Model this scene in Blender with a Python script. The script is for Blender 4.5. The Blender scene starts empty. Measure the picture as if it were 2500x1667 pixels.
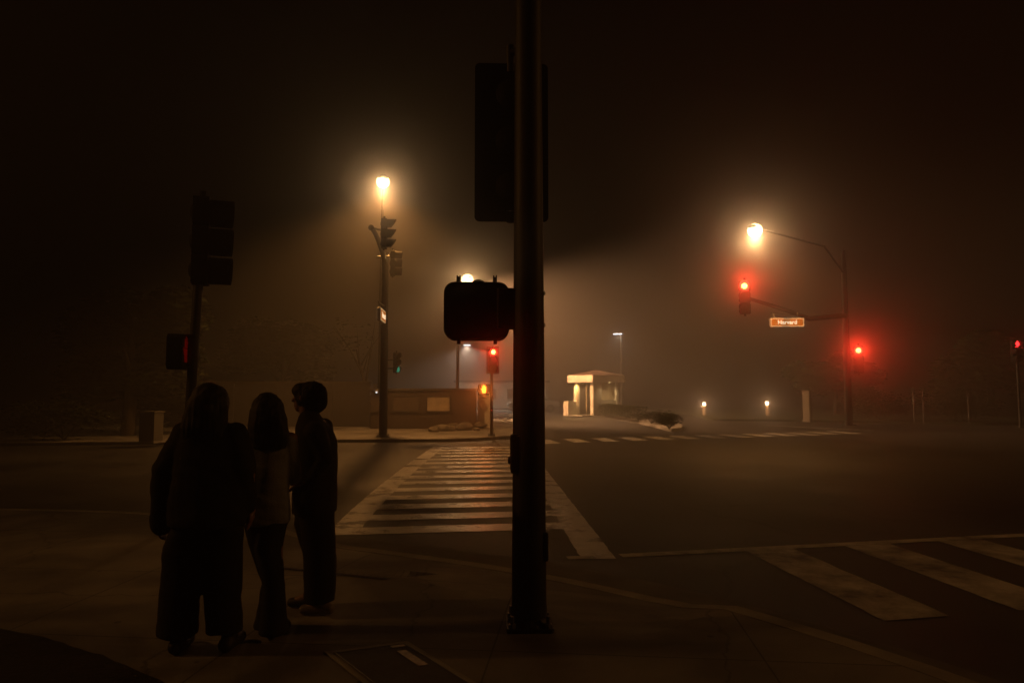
import bpy, bmesh, math, random
from mathutils import Vector, Matrix, noise
random.seed(7)
R = math.radians
scene = bpy.context.scene
COL = scene.collection

# ------------------------------------------------------------------ camera geometry
CAMZ = 1.68
FPX = 1700.0                      # focal length in pixels of a 2500 px wide frame
YAW, PITCH = R(2.29), R(4.12)
PAVE = 0.12                       # height of the pavements over the road
_f = Vector((math.sin(YAW)*math.cos(PITCH), math.cos(YAW)*math.cos(PITCH), math.sin(PITCH)))
_r = Vector((math.cos(YAW), -math.sin(YAW), 0))
_u = _r.cross(_f)
def ray(px, py): return _f + _r*((px-1250)/FPX) + _u*((833.5-py)/FPX)
def G(px, py, z=0.0):
    d = ray(px, py); t = (z-CAMZ)/d.z
    return Vector((d.x*t, d.y*t, z))
def at(px, py, Y):
    d = ray(px, py); t = Y/d.y
    return Vector((d.x*t, Y, CAMZ+d.z*t))

# ------------------------------------------------------------------ materials
def nmat(name):
    m = bpy.data.materials.new(name); m.use_nodes = True
    nt = m.node_tree
    return m, nt, nt.nodes['Principled BSDF']
def mat(name, col, rough=.6, metal=0., var=.35, scale=6., bump=.0, bscale=60., spec=.5):
    m, nt, b = nmat(name)
    N, L = nt.nodes, nt.links
    tc = N.new('ShaderNodeTexCoord')
    n = N.new('ShaderNodeTexNoise'); n.inputs['Scale'].default_value = scale; n.inputs['Detail'].default_value = 5
    L.new(tc.outputs['Object'], n.inputs['Vector'])
    mr = N.new('ShaderNodeMapRange'); mr.inputs[1].default_value = .3; mr.inputs[2].default_value = .7
    mr.inputs[3].default_value = 1-var; mr.inputs[4].default_value = 1+var
    L.new(n.outputs['Fac'], mr.inputs[0])
    mx = N.new('ShaderNodeVectorMath'); mx.operation = 'SCALE'
    mx.inputs[0].default_value = col
    L.new(mr.outputs[0], mx.inputs['Scale'])
    L.new(mx.outputs[0], b.inputs['Base Color'])
    b.inputs['Roughness'].default_value = rough; b.inputs['Metallic'].default_value = metal
    b.inputs['Specular IOR Level'].default_value = spec
    if bump:
        n2 = N.new('ShaderNodeTexNoise'); n2.inputs['Scale'].default_value = bscale; n2.inputs['Detail'].default_value = 4
        L.new(tc.outputs['Object'], n2.inputs['Vector'])
        bp = N.new('ShaderNodeBump'); bp.inputs['Strength'].default_value = bump; bp.inputs['Distance'].default_value = .02
        L.new(n2.outputs['Fac'], bp.inputs['Height']); L.new(bp.outputs[0], b.inputs['Normal'])
    return m
def emat(name, col, strength):
    m, nt, b = nmat(name)
    b.inputs['Base Color'].default_value = (*[min(1, c) for c in col], 1)
    b.inputs['Emission Color'].default_value = (*col, 1)
    b.inputs['Emission Strength'].default_value = strength
    m.cycles.emission_sampling = 'NONE'
    return m
def asphalt_mat():
    m, nt, b = nmat('asphalt'); N, L = nt.nodes, nt.links
    tc = N.new('ShaderNodeTexCoord')
    a = N.new('ShaderNodeTexNoise'); a.inputs['Scale'].default_value = .35; a.inputs['Detail'].default_value = 6; a.inputs['Roughness'].default_value = .65
    g = N.new('ShaderNodeTexNoise'); g.inputs['Scale'].default_value = 90; g.inputs['Detail'].default_value = 3
    v = N.new('ShaderNodeTexVoronoi'); v.feature = 'DISTANCE_TO_EDGE'; v.inputs['Scale'].default_value = .33
    w = N.new('ShaderNodeTexNoise'); w.inputs['Scale'].default_value = 1.3; w.inputs['Detail'].default_value = 5
    wm = N.new('ShaderNodeVectorMath'); wm.operation = 'MULTIPLY_ADD'; wm.inputs[1].default_value = (.9, .9, 0)
    for n in (a, g, w): L.new(tc.outputs['Object'], n.inputs['Vector'])
    L.new(w.outputs['Color'], wm.inputs[0]); L.new(tc.outputs['Object'], wm.inputs[2])
    L.new(wm.outputs[0], v.inputs['Vector'])
    cr = N.new('ShaderNodeValToRGB')
    cr.color_ramp.elements[0].position = .36; cr.color_ramp.elements[0].color = (.020, .019, .018, 1)
    cr.color_ramp.elements[1].position = .66; cr.color_ramp.elements[1].color = (.062, .059, .055, 1)
    L.new(a.outputs['Fac'], cr.inputs[0])
    gm = N.new('ShaderNodeMapRange'); gm.inputs[1].default_value = .35; gm.inputs[2].default_value = .7; gm.inputs[3].default_value = .65; gm.inputs[4].default_value = 1.35
    L.new(g.outputs['Fac'], gm.inputs[0])
    cm = N.new('ShaderNodeMapRange'); cm.inputs[1].default_value = .0; cm.inputs[2].default_value = .014; cm.inputs[3].default_value = .35; cm.inputs[4].default_value = 1.
    L.new(v.outputs['Distance'], cm.inputs[0])
    mu = N.new('ShaderNodeMath'); mu.operation = 'MULTIPLY'; L.new(gm.outputs[0], mu.inputs[0]); L.new(cm.outputs[0], mu.inputs[1])
    sc = N.new('ShaderNodeVectorMath'); sc.operation = 'SCALE'; L.new(cr.outputs[0], sc.inputs[0]); L.new(mu.outputs[0], sc.inputs['Scale'])
    L.new(sc.outputs[0], b.inputs['Base Color'])
    rr = N.new('ShaderNodeMapRange'); rr.inputs[1].default_value = .3; rr.inputs[2].default_value = .7; rr.inputs[3].default_value = .5; rr.inputs[4].default_value = .75
    L.new(a.outputs['Fac'], rr.inputs[0]); L.new(rr.outputs[0], b.inputs['Roughness'])
    bp = N.new('ShaderNodeBump'); bp.inputs['Strength'].default_value = .6; bp.inputs['Distance'].default_value = .01
    L.new(g.outputs['Fac'], bp.inputs['Height']); L.new(bp.outputs[0], b.inputs['Normal'])
    return m
def paint_mat(name, lo, hi, rough, wear=.0):
    m, nt, b = nmat(name); N, L = nt.nodes, nt.links
    tc = N.new('ShaderNodeTexCoord')
    a = N.new('ShaderNodeTexNoise'); a.inputs['Scale'].default_value = 1.6; a.inputs['Detail'].default_value = 9; a.inputs['Roughness'].default_value = .72
    g = N.new('ShaderNodeTexNoise'); g.inputs['Scale'].default_value = 70; g.inputs['Detail'].default_value = 3
    L.new(tc.outputs['Object'], a.inputs['Vector']); L.new(tc.outputs['Object'], g.inputs['Vector'])
    cr = N.new('ShaderNodeValToRGB')
    cr.color_ramp.elements[0].position = .30+wear; cr.color_ramp.elements[0].color = (.06, .056, .05, 1)
    cr.color_ramp.elements[1].position = .40+wear; cr.color_ramp.elements[1].color = (lo, lo*.97, lo*.9, 1)
    e = cr.color_ramp.elements.new(.62); e.color = (hi, hi*.98, hi*.93, 1)
    L.new(a.outputs['Fac'], cr.inputs[0]); L.new(cr.outputs[0], b.inputs['Base Color'])
    rr = N.new('ShaderNodeMapRange'); rr.inputs[1].default_value = .35; rr.inputs[2].default_value = .65; rr.inputs[3].default_value = rough-.08; rr.inputs[4].default_value = rough+.18
    L.new(a.outputs['Fac'], rr.inputs[0]); L.new(rr.outputs[0], b.inputs['Roughness'])
    bp = N.new('ShaderNodeBump'); bp.inputs['Strength'].default_value = .5; bp.inputs['Distance'].default_value = .006
    L.new(g.outputs['Fac'], bp.inputs['Height']); L.new(bp.outputs[0], b.inputs['Normal'])
    return m
def concrete_mat():
    m, nt, b = nmat('pavement_concrete'); N, L = nt.nodes, nt.links
    tc = N.new('ShaderNodeTexCoord')
    a = N.new('ShaderNodeTexNoise'); a.inputs['Scale'].default_value = 1.1; a.inputs['Detail'].default_value = 8; a.inputs['Roughness'].default_value = .6
    g = N.new('ShaderNodeTexNoise'); g.inputs['Scale'].default_value = 120; g.inputs['Detail'].default_value = 2
    br = N.new('ShaderNodeTexBrick'); br.offset = 0; br.inputs['Scale'].default_value = 1.
    br.inputs['Brick Width'].default_value = 1.6; br.inputs['Row Height'].default_value = 1.55; br.inputs['Mortar Size'].default_value = .006
    br.inputs['Color1'].default_value = (1, 1, 1, 1); br.inputs['Color2'].default_value = (.86, .86, .86, 1); br.inputs['Mortar'].default_value = (.3, .3, .3, 1)
    mp = N.new('ShaderNodeMapping'); mp.inputs['Rotation'].default_value = (0, 0, R(8)); mp.inputs['Location'].default_value = (.55, .35, 0)
    for n in (a, g, mp): L.new(tc.outputs['Object'], n.inputs['Vector'])
    L.new(mp.outputs[0], br.inputs['Vector'])
    cr = N.new('ShaderNodeValToRGB')
    cr.color_ramp.elements[0].position = .3; cr.color_ramp.elements[0].color = (.17, .16, .145, 1)
    cr.color_ramp.elements[1].position = .7; cr.color_ramp.elements[1].color = (.33, .31, .28, 1)
    L.new(a.outputs['Fac'], cr.inputs[0])
    mx = N.new('ShaderNodeVectorMath'); mx.operation = 'MULTIPLY'; L.new(cr.outputs[0], mx.inputs[0]); L.new(br.outputs['Color'], mx.inputs[1])
    v = N.new('ShaderNodeTexVoronoi'); v.inputs['Scale'].default_value = 2.6; v.inputs['Randomness'].default_value = 1.; L.new(tc.outputs['Object'], v.inputs['Vector'])
    gu = N.new('ShaderNodeMapRange'); gu.inputs[1].default_value = .05; gu.inputs[2].default_value = .075; gu.inputs[3].default_value = .35; gu.inputs[4].default_value = 1.; L.new(v.outputs['Distance'], gu.inputs[0])
    cv = N.new('ShaderNodeTexVoronoi'); cv.feature = 'DISTANCE_TO_EDGE'; cv.inputs['Scale'].default_value = .42
    wo = N.new('ShaderNodeVectorMath'); wo.operation = 'MULTIPLY_ADD'; wo.inputs[1].default_value = (.8, .8, 0); L.new(a.outputs['Color'], wo.inputs[0]); L.new(tc.outputs['Object'], wo.inputs[2]); L.new(wo.outputs[0], cv.inputs['Vector'])
    ck = N.new('ShaderNodeMapRange'); ck.inputs[1].default_value = .0; ck.inputs[2].default_value = .006; ck.inputs[3].default_value = .4; ck.inputs[4].default_value = 1.; L.new(cv.outputs['Distance'], ck.inputs[0])
    s_ = N.new('ShaderNodeTexNoise'); s_.inputs['Scale'].default_value = .55; s_.inputs['Detail'].default_value = 4; s_.inputs['Distortion'].default_value = 1.2; L.new(tc.outputs['Object'], s_.inputs['Vector'])
    st = N.new('ShaderNodeMapRange'); st.inputs[1].default_value = .42; st.inputs[2].default_value = .6; st.inputs[3].default_value = .55; st.inputs[4].default_value = 1.1; L.new(s_.outputs['Fac'], st.inputs[0])
    m1 = N.new('ShaderNodeMath'); m1.operation = 'MULTIPLY'; L.new(gu.outputs[0], m1.inputs[0]); L.new(ck.outputs[0], m1.inputs[1])
    m2 = N.new('ShaderNodeMath'); m2.operation = 'MULTIPLY'; L.new(m1.outputs[0], m2.inputs[0]); L.new(st.outputs[0], m2.inputs[1])
    fs = N.new('ShaderNodeVectorMath'); fs.operation = 'SCALE'; L.new(mx.outputs[0], fs.inputs[0]); L.new(m2.outputs[0], fs.inputs['Scale'])
    L.new(fs.outputs[0], b.inputs['Base Color']); b.inputs['Roughness'].default_value = .8
    bp = N.new('ShaderNodeBump'); bp.inputs['Strength'].default_value = .4; bp.inputs['Distance'].default_value = .006
    L.new(g.outputs['Fac'], bp.inputs['Height']); L.new(bp.outputs[0], b.inputs['Normal'])
    return m
M = dict(
    asphalt=asphalt_mat(), paint=paint_mat('worn_road_paint', .30, .66, .27), concrete=concrete_mat(), side_paint=paint_mat('dull_road_paint', .30, .60, .68, .07),
    kerb=mat('kerb_concrete', (.27, .255, .23), .8, bump=.3, scale=3),
    steel=mat('painted_signal_steel', (.035, .036, .035), .55, .3, .25, 4, .15, 90),
    galv=mat('galvanised_steel', (.22, .22, .21), .45, .7, .3, 5, .1, 70),
    black=mat('black_signal_housing', (.015, .016, .015), .7, 0, .3, 8, .15, 60, .15),
    lens=mat('dark_signal_lens', (.03, .025, .02), .25, 0, .2, 20),
    lens_red=emat('lit_red_lens', (1., .012, .006), 14.), overexposed_core=emat('overexposed_red_core', (1., .42, .07), 16.),
    green=emat('lit_green_lens', (.02, .55, .33), .45), hand=emat('lit_orange_hand', (1., .17, .012), 9.),
    hand_dim=emat('dim_red_hand', (1., .004, .002), .02), button=emat('lit_red_button', (1., .03, .02), .35),
    lamp=emat('street_lamp_glass', (1., .68, .30), 9.), lamp_white=emat('white_lamp_glass', (.95, .97, 1.), 8.),
    bollard_glow=emat('bollard_glass', (1., .8, .55), 12.), down=emat('downlight_glass', (1., .72, .3), 5.),
    sign_face=emat('lit_sign_face', (.55, .15, .005), .8), sign_white=emat('lit_sign_lettering', (1., .78, .5), 1.7), sign_rim=emat('lit_sign_border', (1., .6, .28), .6),
    stucco=mat('pale_stucco', (.68, .63, .54), .85, var=.1, bump=.3, bscale=50), stucco_d=mat('brown_stucco', (.065, .046, .034), .85, bump=.3, bscale=40),
    panel=mat('tan_stone_panel', (.42, .34, .24), .75, bump=.25, scale=3), dark_wall=mat('dark_wall', (.05, .042, .036), .85, bump=.3),
    tile=mat('clay_roof_tile', (.07, .04, .028), .8, bump=.6, bscale=14), soil=mat('dark_mulch', (.012, .010, .008), .95, var=.6, scale=14, bump=1., bscale=45),
    grass=mat('clipped_turf', (.03, .04, .014), .9, var=.5, scale=20, bump=1., bscale=60),
    leaf=mat('dark_leaf', (.024, .034, .011), .85, var=.5, scale=3, spec=.15), leaf2=mat('olive_leaf', (.036, .046, .015), .8, var=.5, scale=3, spec=.15), bark=mat('bark', (.06, .045, .033), .9, bump=1., bscale=25),
    rock=mat('pale_rock', (.15, .13, .105), .85, bump=.5, scale=4), cab_dark=mat('dull_cabinet_paint', (.13, .12, .10), .6, 0, .2, 3), cab=mat('cabinet_paint', (.34, .31, .25), .5, 0, .15, 3), iron=mat('iron_frame', (.16, .14, .11), .5, .6, .3, 14, .2, 60),
    lid=mat('polymer_lid', (.03, .028, .025), .7, 0, .4, 12, .5, 80), plate=mat('worn_tag_plate', (.34, .25, .17), .5, .2, .4, 30), dome=mat('dark_tactile_pad', (.028, .025, .022), .8, var=.3),
    skin=mat('skin', (.30, .17, .11), .55, var=.1), hair=mat('black_hair', (.008, .006, .005), .7, var=.3, scale=40),
    jacket=mat('black_jacket_cloth', (.012, .011, .011), .9, var=.3, scale=9, bump=.3, bscale=200), trousers=mat('black_trouser_cloth', (.011, .010, .010), .9, var=.3, scale=9, bump=.3, bscale=200),
    cream=mat('cream_knit', (.26, .27, .26), .9, var=.15, scale=12, bump=.4, bscale=160), denim=mat('dark_denim', (.012, .013, .017), .9, var=.3, scale=9, bump=.3, bscale=200),
    shoe=mat('dark_shoe', (.02, .018, .016), .6), shoe_p=mat('pale_shoe', (.2, .17, .13), .6),
    glass=mat('booth_glass', (.03, .025, .02), .1, 0, .1), car=mat('pale_car_paint', (.45, .44, .42), .3, .2, .05, 2), tyre=mat('tyre_rubber', (.02, .02, .02), .8), chrome=mat('pale_reflector', (.6, .55, .5), .25, .4, .1),
)

# ------------------------------------------------------------------ mesh helpers
def frame(p0, p1):
    d = (Vector(p1)-Vector(p0)).normalized()
    a = Vector((0, 0, 1)) if abs(d.z) < .95 else Vector((1, 0, 0))
    x = d.cross(a).normalized(); return x, x.cross(d).normalized()
def tube(bm, pts, radii, n=20, caps=True):
    """tapered tube along points"""
    pts = [Vector(p) for p in pts]; rings = []
    for i, p in enumerate(pts):
        a = pts[max(0, i-1)]; b = pts[min(len(pts)-1, i+1)]
        x, y = frame(a, b); r = radii[i] if hasattr(radii, '__len__') else radii
        rings.append([bm.verts.new(p + x*(r*math.cos(2*math.pi*k/n)) + y*(r*math.sin(2*math.pi*k/n))) for k in range(n)])
    for i in range(len(rings)-1):
        for k in range(n):
            bm.faces.new((rings[i][k], rings[i][(k+1) % n], rings[i+1][(k+1) % n], rings[i+1][k]))
    if caps:
        bm.faces.new(rings[0][::-1]); bm.faces.new(rings[-1])
    return bm
def box(bm, c, s, rz=0., rx=0., ry=0.):
    m = Matrix.Translation(c) @ Matrix.Rotation(rz, 4, 'Z') @ Matrix.Rotation(ry, 4, 'Y') @ Matrix.Rotation(rx, 4, 'X') @ Matrix.Diagonal((*s, 1))
    bmesh.ops.create_cube(bm, size=1, matrix=m); return bm
def rrect(w, h, r, n=6):
    pts = []
    for cx, cy, a0 in ((w/2-r, h/2-r, 0), (-w/2+r, h/2-r, 90), (-w/2+r, -h/2+r, 180), (w/2-r, -h/2+r, 270)):
        for k in range(n+1):
            a = R(a0+90*k/n); pts.append((cx+r*math.cos(a), cy+r*math.sin(a)))
    return pts
def prism(bm, outline, y0, y1, c=(0, 0, 0), axis='Y'):
    """extrude a 2-D outline: axis Y: outline in XZ; axis Z: outline in XY"""
    def P(a, b, t): return Vector(c) + (Vector((a, t, b)) if axis == 'Y' else Vector((a, b, t)))
    A = [bm.verts.new(P(a, b, y0)) for a, b in outline]; B = [bm.verts.new(P(a, b, y1)) for a, b in outline]
    n = len(A)
    for k in range(n): bm.faces.new((A[k], A[(k+1) % n], B[(k+1) % n], B[k]))
    bm.faces.new(A[::-1]); bm.faces.new(B); return bm
def ball(bm, c, r, seg=16, rz=0.):
    r = r if hasattr(r, '__len__') else (r, r, r)
    bmesh.ops.create_uvsphere(bm, u_segments=seg, v_segments=max(6, seg//2), radius=1, matrix=Matrix.Translation(c) @ Matrix.Rotation(rz, 4, 'Z') @ Matrix.Diagonal((*r, 1)))
    return bm
def disc(bm, c, r, depth, n=24, axis=(0, -1, 0)):
    a = Vector(c); return tube(bm, (a, a+Vector(axis)*depth), r, n)
def B(): return bmesh.new()
def obj(name, bm, m, parent=None, smooth=False, bevel=0., recalc=True):
    if recalc: bmesh.ops.recalc_face_normals(bm, faces=bm.faces)
    me = bpy.data.meshes.new(name); bm.to_mesh(me); bm.free()
    if smooth:
        me.shade_smooth(); me.set_sharp_from_angle(angle=R(38))
    o = bpy.data.objects.new(name, me); COL.objects.link(o)
    for mm in (m if isinstance(m, (list, tuple)) else [m]): me.materials.append(mm)
    if parent: o.parent = parent
    if bevel:
        b = o.modifiers.new('bevel', 'BEVEL'); b.width = bevel; b.segments = 2; b.limit_method = 'ANGLE'
    return o
def thing(name, label, cat, loc=(0, 0, 0), rz=0., group=None):
    o = bpy.data.objects.new(name, None); COL.objects.link(o); o.empty_display_size = .2
    o.location = loc; o.rotation_euler = (0, 0, rz); o['label'] = label; o['category'] = cat
    if group: o['group'] = group
    return o
def tag(o, label, cat, group=None):
    o['label'] = label; o['category'] = cat
    if group: o['group'] = group
    return o
def struct(name, bm, m, kind='structure', **k):
    o = obj(name, bm, m, **k); o['kind'] = kind; return o
def copy_tree(o, parent=None):
    c = o.copy(); COL.objects.link(c)
    if parent: c.parent = parent
    for ch in list(o.children): copy_tree(ch, c)
    return c
def light(name, kind, loc, col, power, target=None, size=160, blend=.5, radius=.1):
    l = bpy.data.lights.new(name, kind); l.color = col; l.energy = power; l.shadow_soft_size = radius
    o = bpy.data.objects.new(name, l); COL.objects.link(o); o.location = loc
    if kind == 'SPOT':
        l.spot_size = R(size); l.spot_blend = blend
        if target is not None:
            o.rotation_euler = (Vector(target)-Vector(loc)).to_track_quat('-Z', 'Y').to_euler()
    return o

# ------------------------------------------------------------------ the setting
bm = B(); bmesh.ops.create_grid(bm, x_segments=1, y_segments=1, size=210); struct('road', bm, M['asphalt'])

def lin_strip(bm, a, b, w, z=.004):
    a, b = Vector(a), Vector(b); d = (b-a).normalized(); n = Vector((-d.y, d.x, 0))*(w/2)
    vs = [bm.verts.new((p.x, p.y, z)) for p in (a-n, b-n, b+n, a+n)]; bm.faces.new(vs)
def quad(bm, pts, z=.004):
    out = []; P = [Vector((p[0], p[1], 0)) for p in pts]          # ragged, chipped paint edges
    for a, b in zip(P, P[1:]+P[:1]):
        n = max(1, int((b-a).length/.13)); d = (b-a).normalized(); m = Vector((-d.y, d.x, 0))
        for k in range(n):
            q = a.lerp(b, k/n)
            if k: q = q+m*(.011*noise.noise(q*9)+.010*noise.noise(q*27))
            out.append(bm.verts.new((q.x, q.y, z)))
    bm.faces.new(out)

# near kerb line, from the left, round the corner and towards the viewer
KP = [(-60, 15.9), (-30, 12.7), (-12, 10.65), (-6.4, 9.75), (-4.3, 9.40), (-2.8, 8.55), (-1.45, 7.75), (-.4, 7.2), (.58, 6.55), (1.0, 6.2), (1.41, 5.76), (1.80, 5.3), (2.10, 4.85), (2.42, 4.4), (2.68, 3.95), (2.95, 3.2), (3.15, 2), (3.2, -3), (3.2, -40)]
def resample(P, step=.3, lim=14):
    out = []
    for a, b in zip(P[:-1], P[1:]):
        a, b = Vector((*a, 0)), Vector((*b, 0)); n = max(1, int((b-a).length/(step if (b-a).length < lim else 5)))
        out += [a.lerp(b, k/n) for k in range(n)]
    return out+[Vector((*P[-1], 0))]
KS = resample(KP)
for _ in range(6):
    KS = [KS[0]]+[(KS[i-1]+KS[i]*2+KS[i+1])/4 for i in range(1, len(KS)-1)]+[KS[-1]]
def kerb_h(p):                                # dropped kerb where the crosswalk starts
    t = min(1, max(0, (abs(p.x+.1)-1.35)/1.1)); t = t*t*(3-2*t)
    if p.y < 5.2: t = 1
    if 4.0 < p.y <= 5.6 and p.x > 1.2: t = min(t, max(0, 1)) * 1.
    return .016 + (PAVE-.016)*t
def off(i, d):
    a = KS[max(0, i-2)]; b = KS[min(len(KS)-1, i+2)]; t = (b-a).normalized()
    return KS[i] + Vector((t.y, -t.x, 0))*d      # right of travel = inside the pavement
bm = B(); rows = []
for i, p in enumerate(KS):
    h = kerb_h(p); q0, q1 = off(i, .0), off(i, .16)
    rows.append([bm.verts.new((q0.x, q0.y, -.03)), bm.verts.new((q0.x, q0.y, h-.012)), bm.verts.new((off(i, .012).x, off(i, .012).y, h)), bm.verts.new((q1.x, q1.y, h+.003)), bm.verts.new((q1.x, q1.y, -.03))])
for a, b in zip(rows[:-1], rows[1:]):
    for k in range(4): bm.faces.new((a[k], b[k], b[k+1], a[k+1]))
struct('kerb', bm, M['kerb'])
bm = B(); rows = []
for i, p in enumerate(KS):
    q0, q1 = off(i, -.42), off(i, -.004)
    rows.append([bm.verts.new((q0.x, q0.y, .003)), bm.verts.new((q1.x, q1.y, .003))])
for a, b in zip(rows[:-1], rows[1:]): bm.faces.new((a[0], b[0], b[1], a[1]))
struct('gutter', bm, mat('gutter_concrete', (.11, .105, .095), .8, bump=.3, scale=2))
bm = B(); rows = []
for i, p in enumerate(KS):
    h = kerb_h(p); q = [off(i, .166), off(i, .55), off(i, 1.15)]
    r = [bm.verts.new((q[0].x, q[0].y, h)), bm.verts.new((q[1].x, q[1].y, h+(PAVE-h)*.45)), bm.verts.new((q[2].x, q[2].y, PAVE))]
    c = Vector((-4 if p.x > -12 else p.x-2, -6 if p.x > -12 else -40, 0))
    r.append(bm.verts.new((q[2].x*.6+c.x*.4, q[2].y*.6+c.y*.4, PAVE))); r.append(bm.verts.new((c.x, c.y if p.y > -10 else -40, PAVE)))
    rows.append(r)
for a, b in zip(rows[:-1], rows[1:]):
    for k in range(4):
        try: bm.faces.new((a[k], b[k], b[k+1], a[k+1]))
        except ValueError: pass
bmesh.ops.remove_doubles(bm, verts=bm.verts, dist=1e-4)
struct('pavement', bm, M['concrete'])

# worn ladder crosswalk ahead
bm = B()
lo = [G(793, 1306), G(855, 1247), G(922, 1189), G(988, 1138), G(1056, 1091)]
li = [p+Vector((.36, 0, 0)) for p in lo]
for i in range(4): quad(bm, (lo[i], li[i], li[i+1], lo[i+1]))
quad(bm, (G(1418, 1364), G(1504, 1364), Vector((1.35, 22.0, 0)), Vector((1.0, 22.0, 0))))
struct('crosswalk_edge_line', bm, M['paint'])
bm = B()
y = 8.55
while y < 21.6:
    xl = -1.3; xr = 1.02
    for q0_, q1_ in zip(li[:-1], li[1:]):
        if q0_.y <= y+.1 <= q1_.y: xl = q0_.x+(q1_.x-q0_.x)*(y+.1-q0_.y)/(q1_.y-q0_.y)
    s = .10
    quad(bm, ((xl+.004, y+s*xl), (xr, y+s*xr), (xr, y+.43+s*xr), (xl+.004, y+.43+s*xl)), .0055); y += .885
struct('crosswalk_bar', bm, M['paint'])
# crosswalk to the right: boundary line and slanted bars
bm = B()
P0, P1 = G(1504, 1357), G(2500, 1306); dv = (P1-P0).normalized()
a = P0+Vector((.05, 0, 0)); lin_strip(bm, a, P0+dv*16, .15, .0055)
e = G(1385, 1362); lin_strip(bm, (e.x, e.y, 0), (e.x+.28, e.y+.03, 0), .12, .0045)
nv = Vector((.08, -1, 0)).normalized()
for k in range(9):
    s = 1.42+k*1.19
    q = P0+dv*s+nv*.09
    quad(bm, (q, q+dv*.56, q+dv*.56+nv*2.25, q+nv*2.25), .0048)
struct('side_crosswalk_marking', bm, M['side_paint'])
# crosswalk over the far road mouth and its stop line
bm = B()
pA, pB = G(1315, 1078), G(2075, 1055)
for k in range(13):
    p = pA.lerp(pB, k/12.6); 
    d = Vector((.12, -1, 0))
    quad(bm, (p+d*-.9, p+d*-.9+Vector((.55, .1, 0)), p+d*.9+Vector((.55, .1, 0)), p+d*.9))
lin_strip(bm, G(1868, 1038), G(2130, 1051), .32)
struct('far_crosswalk_marking', bm, M['paint'])

# far left pavement with its kerb
FK = [(-60, 18.5), (-20, 21.8), (-8, 23.0), (-4.5, 23.4), (-1.5, 23.55), (-.3, 24.0), (1.05, 25.3), (1.7, 27.2), (1.9, 31), (2.2, 62), (-60, 62)]
FKs = resample(FK[:10], .8, 20)+[Vector((-60, 62, 0))]
bm = B(); prism(bm, [(p.x, p.y) for p in FKs], -.03, .11, axis='Z'); struct('far_pavement', bm, M['concrete'], bevel=.015)
# traffic island with a pale kerb, running from the booth to its nose
IS = [G(1436, 1015), G(1466, 1016), G(1560, 1034), G(1640, 1054), G(1662, 1052), G(1668, 1046), G(1640, 1030), G(1580, 1012), G(1530, 1003), G(1440, 1003)]
bm = B(); prism(bm, [(p.x, p.y) for p in IS], -.03, .14, axis='Z'); struct('traffic_island', bm, M['kerb'], bevel=.02)
# right-hand ground beyond the far road
bm = B(); prism(bm, [(13.2, 40), (18, 38.6), (25, 34), (60, 34.5), (60, 70), (16, 70), (15, 52)], -.03, .12, axis='Z'); struct('verge', bm, M['grass'], bevel=.03)
# planting bed in the near left corner
BD = [G(-160, 1515, PAVE), G(0, 1540, PAVE), G(130, 1568, PAVE), G(250, 1608, PAVE), G(390, 1667, PAVE), G(480, 1720, PAVE)]
bm = B(); o_ = [(p.x, p.y) for p in BD]+[(-1.4, 2.2), (-6, 2.0), (-6, 5.1)]
prism(bm, o_[::-1], PAVE-.05, PAVE+.02, axis='Z'); bmesh.ops.triangulate(bm, faces=bm.faces)
bmesh.ops.subdivide_edges(bm, edges=bm.edges, cuts=4, use_grid_fill=True)
for v in bm.verts:
    if v.co.z > PAVE: v.co.z += noise.noise(v.co*9)*.012
struct('planting_bed', bm, M['soil'])
# tactile pad at the dropped kerb
pa, pb, pc = G(800, 1370, .10), G(1072, 1397, .10), G(935, 1421, .10)
bm = B(); pts = [pa, pb, pb+(pc-pb), pa+(pc-pb)]
zs = PAVE+.006
vs = [bm.verts.new((p.x, p.y, PAVE+.006 if i in (2, 3) else .088)) for i, p in enumerate(pts)]; bm.faces.new(vs)
for i in range(17):
    for j in range(7):
        p = pts[0].lerp(pts[1], (i+.5)/17)+(pts[3]-pts[0])*((j+.5)/7)
        ball(bm, (p.x, p.y, .088+.038*(j+.5)/7), (.011, .011, .004), 6)
struct('tactile_paving', bm, M['dome'], recalc=False)

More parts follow.
